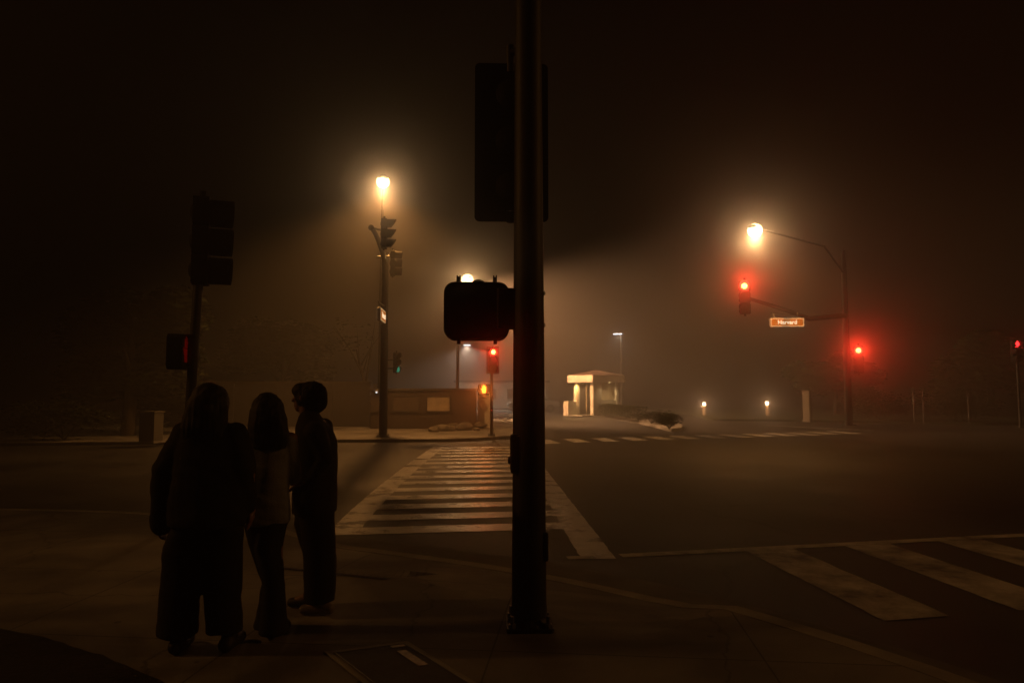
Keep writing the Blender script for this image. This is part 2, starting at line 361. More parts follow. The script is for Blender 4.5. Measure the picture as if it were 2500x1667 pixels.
# ------------------------------------------------------------------ signals
def visor(bm, r, L, cut, n=18, open_deg=70, th=.006):
    """hood round a lens at the origin, opening towards -Y; cut: how much shorter the lower edge is"""
    pr = []
    for k in range(n+1):
        a = R(-90+open_deg/2+(360-open_deg)*k/n); c = .5+.5*math.sin(a)
        l = L*(1-cut*(1-c)); pr.append((a, l))
    ring = lambda rad, tip: [bm.verts.new((rad*math.cos(a), -(l if tip else 0), rad*math.sin(a))) for a, l in pr]
    i0, i1, o0, o1 = ring(r-th, 0), ring(r-th, 1), ring(r, 0), ring(r, 1)
    for k in range(n):
        bm.faces.new((o0[k], o0[k+1], o1[k+1], o1[k])); bm.faces.new((i0[k+1], i0[k], i1[k], i1[k+1]))
        bm.faces.new((o1[k], o1[k+1], i1[k+1], i1[k]))
    return bm
def signal_head(root, c, rz, s=1., lit=None, cut=0., vis=.30, plate=False, litmat=None, open_deg=70, sections=3):
    """a three section head centred on c (local to root) whose lenses look along -Y turned by rz"""
    T = Matrix.Translation(c) @ Matrix.Rotation(rz, 4, 'Z') @ Matrix.Diagonal((s, s, s, 1))
    b = B()
    for k in range(sections):
        z = (sections-1)/2*.355-k*.355
        prism(b, rrect(.34, .35, .05), -.09, .09, (0, 0, z)); tube(b, ((.0, .09, z), (0, .13, z)), (.12, .06), 16)
        box(b, (-.176, .0, z+.08), (.02, .05, .05)); box(b, (-.176, .0, z-.08), (.02, .05, .05))
    tube(b, ((0, 0, (sections/2)*.355), (0, 0, (sections/2)*.355+.09)), .035, 12)
    tube(b, ((0, 0, -(sections/2)*.355), (0, 0, -(sections/2)*.355-.06)), .035, 12)
    b.transform(T); h = obj('signal_head', b, M['black'], root, True)
    if plate:
        b = B(); prism(b, rrect(.56, sections*.355+.17, .05), .02, .028); b.transform(T); obj('backplate', b, M['black'], h)
    for k in range(sections):
        z = (sections-1)/2*.355-k*.355; on = lit == k
        b = B(); disc(b, (0, -.09, z), .15, .012); b.transform(T)
        obj('lens', b, (litmat or M['lens_red']) if on else M['lens'], h, True)
        if on and litmat is None:
            b = B(); disc(b, (0, -.1025, z), .085, .004); b.transform(T); obj('overexposed_disc', b, M['overexposed_core'], h, True)  # orange disc paints in the overexposed centre of the red light
        b = B(); visor(b, .165, vis, cut, open_deg=open_deg); b.transform(Matrix.Translation((0, -.09, z))); b.transform(T)
        obj('visor', b, M['black'], h, True)
    return h
def hand_shape(b, s=1., y=-.0):
    prism(b, [(-.055*s, -.11*s), (.05*s, -.11*s), (.075*s, -.03*s), (.07*s, .03*s), (-.06*s, .03*s), (-.065*s, -.03*s)], y-.006, y)
    for x, l in ((-.048, .095), (-.012, .125), (.024, .115), (.058, .075)):
        prism(b, rrect(.026*s, l*s, .012*s, 3), y-.006, y, (x*s, 0, (.036+l/2)*s))
    prism(b, [(-.07*s, -.04*s), (-.115*s, .02*s), (-.10*s, .045*s), (-.07*s, .005*s)], y-.006, y)
def ped_signal(root, c, rz, w=.42, h=.42, handmat=None, hand_s=1., hood=.2, open_side=False):
    T = Matrix.Translation(c) @ Matrix.Rotation(rz, 4, 'Z')
    b = B(); prism(b, rrect(w, h, .07), -.05, .13); b.transform(T); p = obj('pedestrian_signal', b, M['black'], root, True, .008)
    b = B()
    for (cx, cz, sx, sz) in ((0, h/2-.012, w-.05, .012), (-w/2+.018, .01, .012, h-.05), (w/2-.018, .01, .012, h-.05)):
        if not (open_side and cx < 0): box(b, (cx, -.05-hood/2, cz), (sx, hood, sz))
    b.transform(T); obj('hood', b, M['black'], p)
    if handmat:
        b = B(); hand_shape(b, hand_s, -.052); b.transform(T); obj('hand_symbol', b, handmat, p)
    return p
def base_plate(root, s, r):
    b = B(); prism(b, rrect(s, s, .03), .0, .028, axis='Z'); tube(b, ((0, 0, .028), (0, 0, .07)), (r*1.28, r*1.06), 24); obj('base_plate', b, M['steel'], root, bevel=.004)
    for sx in (-1, 1):
        for sy in (-1, 1):
            b = B(); x, y = sx*s*.38, sy*s*.38
            tube(b, ((x, y, .028), (x, y, .10)), .014, 10); tube(b, ((x, y, .028), (x, y, .052)), .027, 6)
            obj('anchor_bolt', b, M['galv'], root, True)

# the big pole in front
mb = G(1292, 1527, PAVE)
t = thing('traffic_signal_pole', 'thick dark signal pole in the foreground, seen from behind with a tall backplate', 'signal pole', mb)
zt = 7.2
b = B(); tube(b, [(0, 0, .028+zt*k/12) for k in range(13)], [.117-.0265*min(1, k/8) for k in range(13)], 40); ball(b, (0, 0, zt+.028), (.09, .09, .05)); obj('pole', b, M['steel'], t, True)
base_plate(t, .31, .117)
b = B(); box(b, (.108, -.02, .53), (.035, .11, .19)); obj('hand_hole_cover', b, M['steel'], t, bevel=.012)
b = B(); box(b, (-.098, -.04, 1.145), (.06, .1, .26)); pb_ = obj('push_button_box', b, M['steel'], t, bevel=.015)
b = B(); tube(b, ((-.13, -.04, 1.1), (-.143, -.04, 1.1)), .025, 16); obj('push_button', b, M['galv'], pb_, True)
# signal head high up, facing away; only its back and backplate are seen
dY = .16
c0 = at(1248, 354, mb.y+dY)-mb
sg = signal_head(t, (c0.x, dY, c0.z), R(180), .96, plate=False)
bw, bh = (at(1337, 354, mb.y+dY)-at(1160, 354, mb.y+dY)).x, (at(1248, 164, mb.y+dY)-at(1248, 545, mb.y+dY)).z
b = B(); prism(b, rrect(bw, bh, .035), -.06, -.052, (c0.x, dY, c0.z)); obj('backplate', b, M['black'], sg)
c1 = at(1247, 135, mb.y+.05)-mb
b = B(); tube(b, ((c1.x, .12, c0.z+bh/2-.12), (c1.x, .12, c1.z+.1)), .032, 16); tube(b, ((c1.x-.01, .12, c1.z+.05), (.0, .06, c1.z+.05)), .028, 12)
obj('signal_bracket', b, M['steel'], t, True)
b = B(); tube(b, ((-.02, .1, c0.z-.3), (.0, .03, c0.z-.3)), .03, 12); obj('signal_bracket', b, M['steel'], t, True)
# pedestrian signal on the left of the pole, seen from behind
Yp = mb.y+.02
cA, cB = at(1084, 688, Yp)-mb, at(1243, 829, Yp)-mb
pw, ph = cB.x-cA.x, cA.z-cB.z; pc_ = Vector(((cA.x+cB.x)/2, .02, (cA.z+cB.z)/2))
b = B(); prism(b, rrect(pw, ph, .075, 10), -.02, .15, pc_); ps = obj('pedestrian_signal', b, M['black'], t, True, .012)
b = B(); prism(b, rrect(pw-.05, ph-.05, .05, 8), .151, .30, pc_); obj('hood', b, M['black'], ps, True)
for dx in (-.125, .127):
    b = B(); x = pc_.x+dx
    box(b, (x, .03, pc_.z+ph/2+.012), (.028, .05, .044)); box(b, (x-.009, .03, pc_.z+ph/2+.036), (.009, .05, .018)); box(b, (x+.010, .03, pc_.z+ph/2+.036), (.008, .05, .022)); obj('hinge_lug', b, M['black'], ps, bevel=.003)
    b = B(); box(b, (x+.003, .03, pc_.z-ph/2-.01), (.024, .05, .04)); obj('hinge_lug', b, M['black'], ps, bevel=.003)
b = B(); ball(b, (pc_.x+.012, .03, pc_.z+ph/2-.004), (.045, .045, .022)); obj('cable_cap', b, M['black'], ps, True)
zA, zB = (at(1250, 706, Yp)-mb).z, (at(1250, 803, Yp)-mb).z
b = B(); box(b, ((cB.x-.03-.02)/2-.03, .02, (zA+zB)/2), (abs(cB.x)+.06, .13, zA-zB)); obj('clamshell_bracket', b, M['steel'], t, bevel=.012)
for yy in (716, 794):
    q = at(1330, yy, mb.y)-mb
    b = B(); tube(b, ((.08, 0, q.z), (q.x+.004, 0, q.z)), .009, 10); tube(b, ((q.x-.012, 0, q.z), (q.x, 0, q.z)), .017, 6); obj('bracket_bolt', b, M['galv'], t)

# slim post on the left: side view head and red hand
lb = G(452, 1279, PAVE)
lb.z = PAVE
t = thing('signal_post', 'slim dark signal post behind the three people, its hooded head turned right', 'signal post', lb)
top = at(486, 486, lb.y)-lb
lean = (at(487, 640, lb.y)-lb)
b = B(); tube(b, [(0, 0, .03), (lean.x*.25, 0, 1.5), (lean.x, 0, lean.z-.02)], [.062, .057, .055], 20); tube(b, ((lean.x-.01, 0, lean.z-.13), (lean.x+.01, 0, lean.z+.02)), .085, 16); obj('pole', b, M['steel'], t, True)
base_plate(t, .3, .062)
hc = at(500, 590, lb.y)-lb
signal_head(t, (hc.x-.04, hc.y, hc.z), R(106), 1.0, cut=.06, vis=.27, open_deg=30)
q = at(452, 860, lb.y)-lb
ps = ped_signal(t, (q.x-.005, -.1, q.z), R(100), .30, .42, M['hand_dim'], 1.15, .12, True)
b = B(); box(b, ((q.x-.02+lean.x*.3)/2+.02, .0, q.z), (.16, .07, .2)); obj('clamshell_bracket', b, M['steel'], t, bevel=.01)

# mast arm pole at the far left of the crosswalk
pb0 = G(935, 1066, .11); pb0.z = .11
t = thing('mast_arm_signal_pole', 'misty mast arm pole under the left street lamp, two unlit heads on its arm', 'signal pole', pb0)
E = at(906, 556, pb0.y-4.6)-pb0
J = at(934, 640, pb0.y)-pb0
b = B(); tube(b, [(0, 0, .03), (0, 0, 3), (0, 0, J.z+.35)], [.15, .13, .115], 24); obj('pole', b, M['steel'], t, True)
base_plate(t, .46, .15)
mid = (Vector((0, 0, J.z))+E)/2+Vector((0, 0, .16))
b = B(); tube(b, [(0, 0, J.z), Vector((0, 0, J.z)).lerp(mid, .5)+Vector((0, 0, .05)), mid, mid.lerp(E, .5)+Vector((0, 0, .05)), E], [.10, .09, .08, .07, .06], 18); ball(b, E, .085); obj('mast_arm', b, M['steel'], t, True)
h1 = at(938, 571, pb0.y-4.5)-pb0
s1 = .83
signal_head(t, h1, R(90), s1, cut=.75, vis=.33, open_deg=100)
b = B(); tube(b, (E, (h1.x-.05, h1.y+.02, E.z-.05)), .03, 12); obj('head_bracket', b, M['galv'], t, True)
h2 = at(959, 643, pb0.y-.6)-pb0
signal_head(t, h2, R(94), .83, cut=.1, vis=.3)
b = B(); a0 = at(921, 627, pb0.y-.7)-pb0; tube(b, (a0, (h2.x-.05, h2.y, h2.z+.25)), .028, 12); obj('head_bracket', b, M['galv'], t, True)
h3 = at(968, 885, pb0.y-.2)-pb0
signal_head(t, (h3.x, h3.y, h3.z), R(56), .66, lit=2, cut=.5, vis=.14, litmat=M['green'], open_deg=110)
for dz in (.1, -.2): b = B(); tube(b, ((.08, 0, h3.z+dz), (h3.x-.1, h3.y, h3.z+dz)), .025, 12); obj('head_bracket', b, M['galv'], t, True)
# street sign hung from the arm, seen almost edge on
n0, n1 = at(926, 789, pb0.y-1.2)-pb0, at(935, 755, pb0.y-.1)-pb0
def street_sign(root, T, w=1.55, h=.44, text='Harvard'):
    b = B(); prism(b, rrect(w, h, .04), -.06, .06); b.transform(T); s = obj('street_sign', b, M['cab'], root, bevel=.004)
    for side in (1, -1):
        S = T @ Matrix.Rotation(0 if side == 1 else math.pi, 4, 'Z')
        b = B(); prism(b, rrect(w-.03, h-.03, .035), -.066, -.0605); b.transform(S); obj('sign_border', b, M['sign_rim'], s)
        b = B(); prism(b, rrect(w-.13, h-.12, .02), -.071, -.0665); b.transform(S); obj('sign_face', b, M['sign_face'], s)
        cu = bpy.data.curves.new('street_name', 'FONT'); cu.body = text; cu.size = h*.62; cu.align_x = 'CENTER'; cu.align_y = 'CENTER'; cu.extrude = .002; cu.offset = .006
        tmp = bpy.data.objects.new('street_name', cu); COL.objects.link(tmp)
        me = bpy.data.meshes.new_from_object(tmp.evaluated_get(bpy.context.evaluated_depsgraph_get()))
        bpy.data.objects.remove(tmp); bpy.data.curves.remove(cu)
        me.transform(S @ Matrix.Translation((0, -.0745, 0)) @ Matrix.Rotation(R(90), 4, 'X')); me.name = 'street_name'
        o = bpy.data.objects.new('street_name', me); COL.objects.link(o); me.materials.append(M['sign_white']); o.parent = s
    return s
c = (n0+n1)/2; 
T = Matrix.Translation((c.x+.02, c.y, c.z)) @ Matrix.Rotation(R(91), 4, 'Z')
sg = street_sign(t, T, 1.5, .44)
b = B()
for dy in (-.4, .4): tube(b, ((c.x, c.y+dy, c.z+.2), (c.x-.02, c.y+dy, c.z+.42)), .015, 8)
tube(b, ((0, 0, c.z+.42), (c.x-.02, c.y-.5, c.z+.42)), .025, 10); obj('sign_hanger', b, M['galv'], t, True)

# pedestrian signal post across the road: red light and orange hand
p0 = G(1200, 1064, .11)
t = thing('signal_post', 'thin signal post past the crosswalk with a lit red light and orange hand', 'signal post', p0)
tp = at(1200, 908, p0.y)-p0
b = B(); tube(b, [(0, 0, .03), (0, 0, tp.z+.02)], [.058, .05], 18); obj('pole', b, M['steel'], t, True)
base_plate(t, .26, .06)
hc = at(1203, 879, p0.y)-p0
h = signal_head(t, (hc.x, -.03, hc.z), R(12), .80, lit=0, cut=.5, vis=.24, open_deg=110)
b = B(); prism(b, rrect(.45, .98, .02), .03, .04, (hc.x, -.03, hc.z)); obj('backplate', b, M['cab'], h)
hd = at(1180, 951, p0.y)-p0
ped_signal(t, (hd.x+.02, -.06, hd.z), R(8), .40, .40, M['hand'], 1.05, .16)
b = B(); box(b, (hd.x/2, .0, hd.z), (abs(hd.x), .07, .2)); obj('clamshell_bracket', b, M['steel'], t, bevel=.01)
b = B(); box(b, (at(1179, 971, p0.y).x-p0.x, -.02, (at(1179, 969, p0.y)-p0).z), (.25, .02, .12)); obj('notice_plate', b, M['plate'], t, bevel=.003)
q = at(1199, 1001, p0.y)-p0
b = B(); box(b, (0, -.08, q.z), (.09, .06, .26)); pbx = obj('push_button_box', b, M['steel'], t, bevel=.01)
b = B(); disc(b, (0, -.111, q.z), .03, .012, 16); obj('push_button', b, M['button'], pbx, True)
RED = [(p0+Vector((hc.x, -.03-.13, hc.z+.284)), .18)]

# long mast arm pole on the right with the street name sign
rb = G(2073, 1038, 0.12)
t = thing('mast_arm_signal_pole', 'dim long mast arm pole on the right carrying a lit street name sign', 'signal pole', rb)
E = at(1826, 728, rb.y-5.6)-rb; J = at(2073, 770, rb.y)-rb
b = B(); tube(b, [(0, 0, .03), (0, 0, 3), (0, 0, 7.4), (0, 0, at(1843, 565, 26).z+.4)], [.17, .15, .12, .10], 24); obj('pole', b, M['black'], t, True)
base_plate(t, .5, .17)
J0 = Vector((0, 0, J.z))
K1 = at(1975, 778, rb.y-2.5)-rb
b = B(); tube(b, [J0, J0.lerp(K1, .5), K1, K1.lerp(E, .35)+Vector((0, 0, .03)), K1.lerp(E, .7)+Vector((0, 0, .02)), E], [.12, .11, .10, .085, .075, .06], 18); ball(b, E, .07); obj('mast_arm', b, M['black'], t, True)
c = at(1918, 788, rb.y-3.4)-rb
ww = (at(1958, 788, rb.y-3.4)-at(1878, 788, rb.y-3.4)).x
T = Matrix.Translation((c.x, c.y-.12, c.z)) @ Matrix.Rotation(R(-6), 4, 'Z')
street_sign(t, T, ww, ww*.275)
b = B()
for dx in (-.5, .5): tube(b, ((c.x+dx, c.y-.1, c.z+.2), (c.x+dx, c.y, c.z+.42)), .014, 8)
k2 = at(1962, 772, rb.y-2.8)-rb; tube(b, ((c.x-.6, c.y, c.z+.42), k2), .022, 8); tube(b, (k2, K1), .04, 10); obj('sign_hanger', b, M['galv'], t, True)
h1 = at(1816, 727, rb.y-5.7)-rb
signal_head(t, (h1.x, h1.y-.1, h1.z), R(-24), 1.2, lit=0, cut=.3, vis=.26)
RED.append((rb+Vector((h1.x, h1.y-.1, h1.z+.355*1.2))+Vector((-math.sin(R(24)), -math.cos(R(24)), 0))*.17, 1.))
h2 = at(2096, 878, rb.y-.3)-rb
signal_head(t, (h2.x, h2.y, h2.z), R(-24), 1.2, lit=0, cut=.3, vis=.26)
RED.append((rb+Vector((h2.x, h2.y, h2.z+.355*1.2))+Vector((-math.sin(R(24)), -math.cos(R(24)), 0))*.17, .8))
for dz in (.3, -.3): b = B(); tube(b, ((0, 0, h2.z+dz), (h2.x, h2.y, h2.z+dz)), .03, 10); obj('head_bracket', b, M['galv'], t, True)

# post at the right edge with a small red light
q0 = G(2492, 1044, .12)
t = thing('signal_post', 'dark signal post at the right edge of the view with one small red light', 'signal post', q0)
hh = at(2474, 858, q0.y)-q0
b = B(); tube(b, [(0, 0, .03), (0, 0, hh.z+.4)], [.06, .05], 18); obj('pole', b, M['steel'], t, True)
base_plate(t, .26, .06)
signal_head(t, (hh.x, hh.y-.1, hh.z), R(-4), .9, lit=0, cut=.2, vis=.24, litmat=emat('side_red_lens', (1., .02, .02), 9.))
for dz in (.2, -.2): b = B(); tube(b, ((0, 0, hh.z+dz), (hh.x, hh.y, hh.z+dz)), .025, 10); obj('head_bracket', b, M['galv'], t, True)

# ------------------------------------------------------------------ street lamps
AMBER = (1., .41, .095)
def street_lamp(label, lampP, base, h_over, col, power, group, glow=.045, glass='lamp', rr=.24, cone=144, on=None):
    base = Vector(base) if on is None else Vector((on.x, on.y, lampP.z-.2)); t = thing('street_lamp', label, 'street lamp', base, 0, group)
    L = Vector(lampP)-base
    pt = L.z+.55
    if on is None:
        b = B(); tube(b, [(0, 0, .03), (0, 0, pt*.5), (0, 0, pt)], [.11, .09, .065], 20); tube(b, ((0, 0, 0), (0, 0, .45)), (.17, .15), 20); obj('pole', b, M['black'], t, True)
    d = Vector((L.x, L.y, 0)); n = d.normalized()
    b = B(); pts = [Vector((0, 0, pt-.7)) if on is None else n*.13+Vector((0, 0, -.3)), d*.25+Vector((0, 0, pt-.15)), d*.6+Vector((0, 0, L.z+.28)), d-n*.25+Vector((0, 0, L.z+.16))]
    tube(b, pts, [.045, .042, .038, .034], 14); obj('arm', b, M['black'], t, True)
    ang = math.atan2(n.y, n.x)
    b = B(); ball(b, L+Vector((0, 0, .15)), (.40, .19, .10), 20, ang)
    for v in b.verts:
        if v.co.z < L.z+.10: v.co.z = L.z+.10
    lu = obj('luminaire', b, M['galv'], t, True)
    b = B(); ball(b, L+Vector((0, 0, .03)), (rr, rr*.95, rr*.92), 24, ang); obj('lamp_glass', b, M[glass], lu, True)
    P = Vector(lampP)-Vector((0, 0, .22))
    light('lamp_light', 'SPOT', P, col, power, P-Vector((0, 0, 1)), cone, .5, .14)
    light('lamp_glow', 'POINT', P-Vector((0, 0, .02)), (1., .55, .23), power*glow, radius=.2)
    return t
GRP = 'yellow street lamps in the fog'
street_lamp('yellow street lamp glowing in the fog left of the foreground pole, above unlit signals', at(935, 446, 25.2), (-4.62, 31.2, .11), 0, AMBER, 3900, GRP, rr=.25, glow=.05, cone=137)
street_lamp('brightest yellow street lamp, in the right half of the fog above the red lights', at(1843, 565, 26), (0, 0, 0), 0, AMBER, 2200, GRP, rr=.29, glow=.145, cone=146, on=rb)
street_lamp('pale yellow street lamp half hidden behind the pedestrian signal on the big pole', at(1141, 684, 44), (at(1117, 958, 45).x, 45, .11), 0, (1., .47, .17), 26000, GRP, rr=.38, cone=166, glow=.04)
L3 = at(1141, 684, 44)-Vector((0, 0, .25))
light('lamp_haze_fill', 'SPOT', L3, (1., .47, .19), 215000, L3+Vector((5.0, -.6, -3.6)), 112, .6, .14)    # added second spot at the pale lamp, brightens the haze to its right
def lot_lamp(label, P, base, power):
    base = Vector(base); t = thing('lot_lamp', label, 'lamp post', base, 0, 'white car park lamps far off in the fog'); L = Vector(P)-base
    b = B(); tube(b, [(0, 0, 0), (0, 0, L.z+.25)], [.09, .07], 14); obj('pole', b, M['steel'], t, True)
    b = B(); tube(b, ((0, 0, L.z+.12), (L.x, L.y, L.z+.12)), .035, 10); box(b, (L.x, L.y, L.z+.10), (.75, .4, .12)); lu = obj('luminaire', b, M['cab'], t, bevel=.02)
    b = B(); box(b, (L.x, L.y, L.z+.02), (.6, .32, .05)); obj('lamp_glass', b, M['lamp_white'], lu, bevel=.01)
    light('lot_lamp_light', 'SPOT', Vector(P)-Vector((0, 0, .06)), (1., .80, .58), power, Vector(P)-Vector((0, 0, 2)), 165, .4, .1)
wp = at(1140, 843, 60); lot_lamp('tiny white lamp just below the pedestrian signal of the big pole', wp, (wp.x-.9, wp.y+.8, .02), 4500)
wp = at(1508, 816, 53); lot_lamp('small white lamp on a thin post to the right above the booth', wp, (at(1517, 830, 53).x, 53.1, .02), 330)

# bollard lights
def bollard(label, px, py, Y):
    L = at(px, py, Y); t = thing('bollard_light', label, 'bollard light', (L.x, L.y, .1), 0, 'bollard lights on the right'); h = L.z-.1
    b = B(); tube(b, ((0, 0, 0), (0, 0, h-.1)), .13, 18); obj('post', b, M['panel'], t, True)
    b = B(); tube(b, ((0, 0, h-.1), (0, 0, h+.1)), .10, 16); obj('lamp_glass', b, M['bollard_glow'], t, True)
    b = B(); tube(b, ((0, 0, h+.1), (0, 0, h+.16)), (.15, .08), 18); obj('cap', b, M['cab'], t, True)
    light('bollard_lamp', 'POINT', (L.x-.15, L.y-.35, L.z), (1., .5, .2), 26, radius=.06)
bollard('left of two low glowing bollard lights on the verge right of the booth', 1719, 986, 47)
bollard('right of two low glowing bollard lights, beside the pale cabinet', 1873, 984, 46)

# ------------------------------------------------------------------ guard booth
bc = G(1449, 1014, .14)
t = thing('guard_booth', 'small pale guard booth lit yellow inside, standing at the head of the island', 'booth', bc, R(32))
# local: x to the right along the front face, y away from the viewer; the near corner is the origin
W, D, H = 2.25, 2.0, 2.2
W1 = .15
def bbox(name, c, s, m, parent=t, bv=.01): b = B(); box(b, c, s); return obj(name, b, m, parent, bevel=bv)
bbox('corner_pier', (.36, .17, H/2), (.72, .34, H), M['stucco'])
bbox('corner_pier', (W-.12, .12, H/2), (.24, .24, H), M['stucco'])
bbox('corner_pier', (.14, D-.14, H/2), (.28, .28, H), M['stucco'])
bbox('corner_pier', (W-.12, D-.14, H/2), (.24, .28, H), M['stucco'])
bbox('front_wall', ((.72+W-.24)/2, .12, .47), (W-.24-.72, .16, .94), M['stucco'])
bbox('back_wall', (W/2, D-.1, H/2), (W-.54, .14, H-.01), M['stucco_d'])
bbox('side_wall', (W-.1, D/2, H/2), (.12, D-.55, H-.01), M['stucco'])
b = B(); box(b, ((.72+W-.24)/2, .13, 1.56), (W-.24-.72-.02, .02, 1.22)); g_ = obj('window', b, M['glass'], t)
# glass must let the lit room show through
gm, nt, bs = nmat('clear_glass'); bs.inputs['Transmission Weight'].default_value = 1.; bs.inputs['Roughness'].default_value = .02; bs.inputs['IOR'].default_value = 1.05; bs.inputs['Base Color'].default_value = (.85, .8, .7, 1)
g_.data.materials[0] = gm
b = B(); xa, xb = .72, W-.24
for (c, s) in ((((xa+xb)/2, .10, .965), (xb-xa, .12, .05)), (((xa+xb)/2, .10, 2.16), (xb-xa, .1, .06)), ((xa+.02, .10, 1.56), (.04, .1, 1.2)), ((xb-.02, .10, 1.56), (.04, .1, 1.2))): box(b, c, s)
obj('window_frame', b, M['stucco'], g_)
b = B(); box(b, (.1, .80, 1.02), (.05, .07, 2.04)); box(b, (.1, 1.66, 1.02), (.05, .07, 2.04)); box(b, (.1, 1.23, 2.07), (.05, .93, .08)); obj('door_frame', b, M['panel'], t)
bbox('counter', (W/2+.2, .5, .98), (1.3, .5, .05), M['panel'])
bbox('fascia', (W/2, D/2, H+.19), (W+.62, D+.62, .48), M['stucco'], bv=.03)
b = B(); z0 = H+.432; s0 = .305
vs = [b.verts.new(p) for p in ((-s0, -s0, z0), (W+s0, -s0, z0), (W+s0, D+s0, z0), (-s0, D+s0, z0), (W/2-.2, D/2, z0+.34), (W/2+.2, D/2, z0+.34))]
for f in ((0, 1, 5, 4), (1, 2, 5), (2, 3, 4, 5), (3, 0, 4), (3, 2, 1, 0)): b.faces.new([vs[i] for i in f])
obj('roof', b, M['tile'], t)
for (x, y) in ((-.15, .35), (-.15, 1.2), (1.3, -.17), (1.3, .75)):
    b = B(); tube(b, ((x, y, H-.03), (x, y, H-.06)), .09, 14); obj('downlight', b, M['down'], t)
RB = Matrix.Translation(bc) @ Matrix.Rotation(R(32), 4, 'Z')
for (p, w_) in (((-.15, 1.55, H-.15), 190), ((1.25, -.17, H-.15), 110), ((1.2, 1.1, H-.25), 45), ((.45, 1.3, H-.2), 90)):
    light('booth_light', 'SPOT', RB @ Vector(p), (1., .6, .17) if w_ > 150 else (1., .66, .3), w_, RB @ Vector((p[0], p[1], 0)), 150, .5, .07)
bbox('gate_housing', (-.55, 1.75, .42), (.7, .5, .95), M['stucco'], bv=.02)
bbox('threshold', (-.35, 1.0, -.03), (.9, 1.6, .08), M['kerb'])

# ------------------------------------------------------------------ foliage
def leaves(bm, pts, size, mats=2):
    for p in pts:
        s = size*random.uniform(.6, 1.4); q = Matrix.Rotation(random.uniform(0, 6.3), 3, 'Z') @ Matrix.Rotation(random.uniform(-1.2, 1.2), 3, 'X')
        vs = [bm.verts.new(Vector(p)+q @ Vector(v)) for v in ((-s*.5, 0, 0), (0, -s*.22, s*.1), (s*.55, 0, 0), (0, s*.22, s*.1))]
        f = bm.faces.new(vs); f.material_index = random.randrange(mats)
def blob_pts(n, c, r, lumps=9, seed=1):
    rnd = random.Random(seed); cs = []
    for _ in range(lumps):
        d = Vector((rnd.gauss(0, 1), rnd.gauss(0, 1), rnd.gauss(0, .8))).normalized()*rnd.uniform(.35, .8)
        cs.append((Vector(c)+Vector((d.x*r[0], d.y*r[1], d.z*r[2])), rnd.uniform(.32, .55)))
    out = []
    for _ in range(n):
        cc, k = rnd.choice(cs); d = Vector((rnd.gauss(0, 1), rnd.gauss(0, 1), rnd.gauss(0, 1))).normalized()*(rnd.random()**.35)
        out.append(cc+Vector((d.x*r[0]*k, d.y*r[1]*k, d.z*r[2]*k)))
    return out
def tree(name, label, base, h, r, n, seed, trunk_r=.16, leaf=.22, crown_z=None, lean=(0, 0), group=None):
    t = thing(name, label, 'tree', base, 0, group); rnd = random.Random(seed)
    cz = crown_z or h*.64; top = Vector((lean[0], lean[1], h*.7))
    b = B(); tube(b, [(0, 0, 0), top*.35+Vector((.06, 0, 0)), top*.7, top], [trunk_r, trunk_r*.8, trunk_r*.55, trunk_r*.3], 10)
    for k in range(7):
        a = rnd.uniform(0, 6.28); s = top*rnd.uniform(.45, .9); e = Vector((lean[0]+math.cos(a)*r[0]*.7, lean[1]+math.sin(a)*r[1]*.7, cz+rnd.uniform(-.2, .7)*r[2]))
        tube(b, [s, s.lerp(e, .5)+Vector((0, 0, .15)), e], [trunk_r*.4, trunk_r*.25, trunk_r*.08], 6)
    obj('trunk', b, M['bark'], t, True)
    b = B(); leaves(b, blob_pts(n, (lean[0], lean[1], cz), r, 12, seed), leaf); obj('crown', b, [M['leaf'], M['leaf2']], t, recalc=False)
    return t
def shrub(name, label, base, r, n, seed, leaf=.1, group=None, cat='shrub'):
    t = thing(name, label, cat, base, 0, group)
    b = B()
    rnd = random.Random(seed)
    for k in range(6):
        a = rnd.uniform(0, 6.28); tube(b, [(0, 0, 0), (math.cos(a)*r[0]*.3, math.sin(a)*r[1]*.3, r[2]*.6), (math.cos(a)*r[0]*.6, math.sin(a)*r[1]*.6, r[2]*1.2)], [.02, .014, .006], 5)
    obj('stem', b, M['bark'], t)
    b = B(); leaves(b, [p for p in blob_pts(n, (0, 0, r[2]*.95), r, 14, seed) if p.z > .02], leaf); obj('foliage', b, [M['leaf'], M['leaf2']], t, recalc=False)
    return t
def hedge(label, a, b_, w, h, n, seed):
    a, b_ = Vector(a), Vector(b_); c = (a+b_)/2; d = (b_-a); L = d.length; t = thing('hedge', label, 'hedge', (c.x, c.y, a.z), math.atan2(d.y, d.x)); rnd = random.Random(seed)
    b = B(); pts = []
    for _ in range(n):
        x = rnd.uniform(-L/2, L/2); hh = h*(.9+.16*noise.noise(Vector((x*1.7, seed, 0)))); y = rnd.uniform(-w/2, w/2); z = hh*rnd.random()**.5
        if rnd.random() < .7:
            k = rnd.randrange(3)
            if k == 0: y = -w/2+rnd.gauss(0, .03)
            if k == 1: z = hh+rnd.gauss(0, .02)
            if k == 2: y = w/2
        pts.append((x, y, max(.03, z)))
    leaves(b, pts, .10); obj('foliage', b, [M['leaf'], M['leaf2']], t, recalc=False)
    b = B(); tube(b, ((-L/2+.1, 0, .02), (L/2-.1, 0, .02)), .03, 6)
    for k in range(int(L/.4)):
        x = -L/2+.2+k*.4; tube(b, [(x, 0, 0), (x+rnd.uniform(-.1, .1), rnd.uniform(-.1, .1), h*.8)], [.025, .01], 5)
    obj('stem', b, M['bark'], t)
hedge('clipped green hedge in front of the lit booth window', G(1462, 1011, .14), G(1560, 1028, .14), .9, .78, 5200, 3)
shrub('shrub', 'loose dark shrub on the island just beyond the hedge end', G(1590, 1034, .14), (.8, .9, .35), 1500, 5)
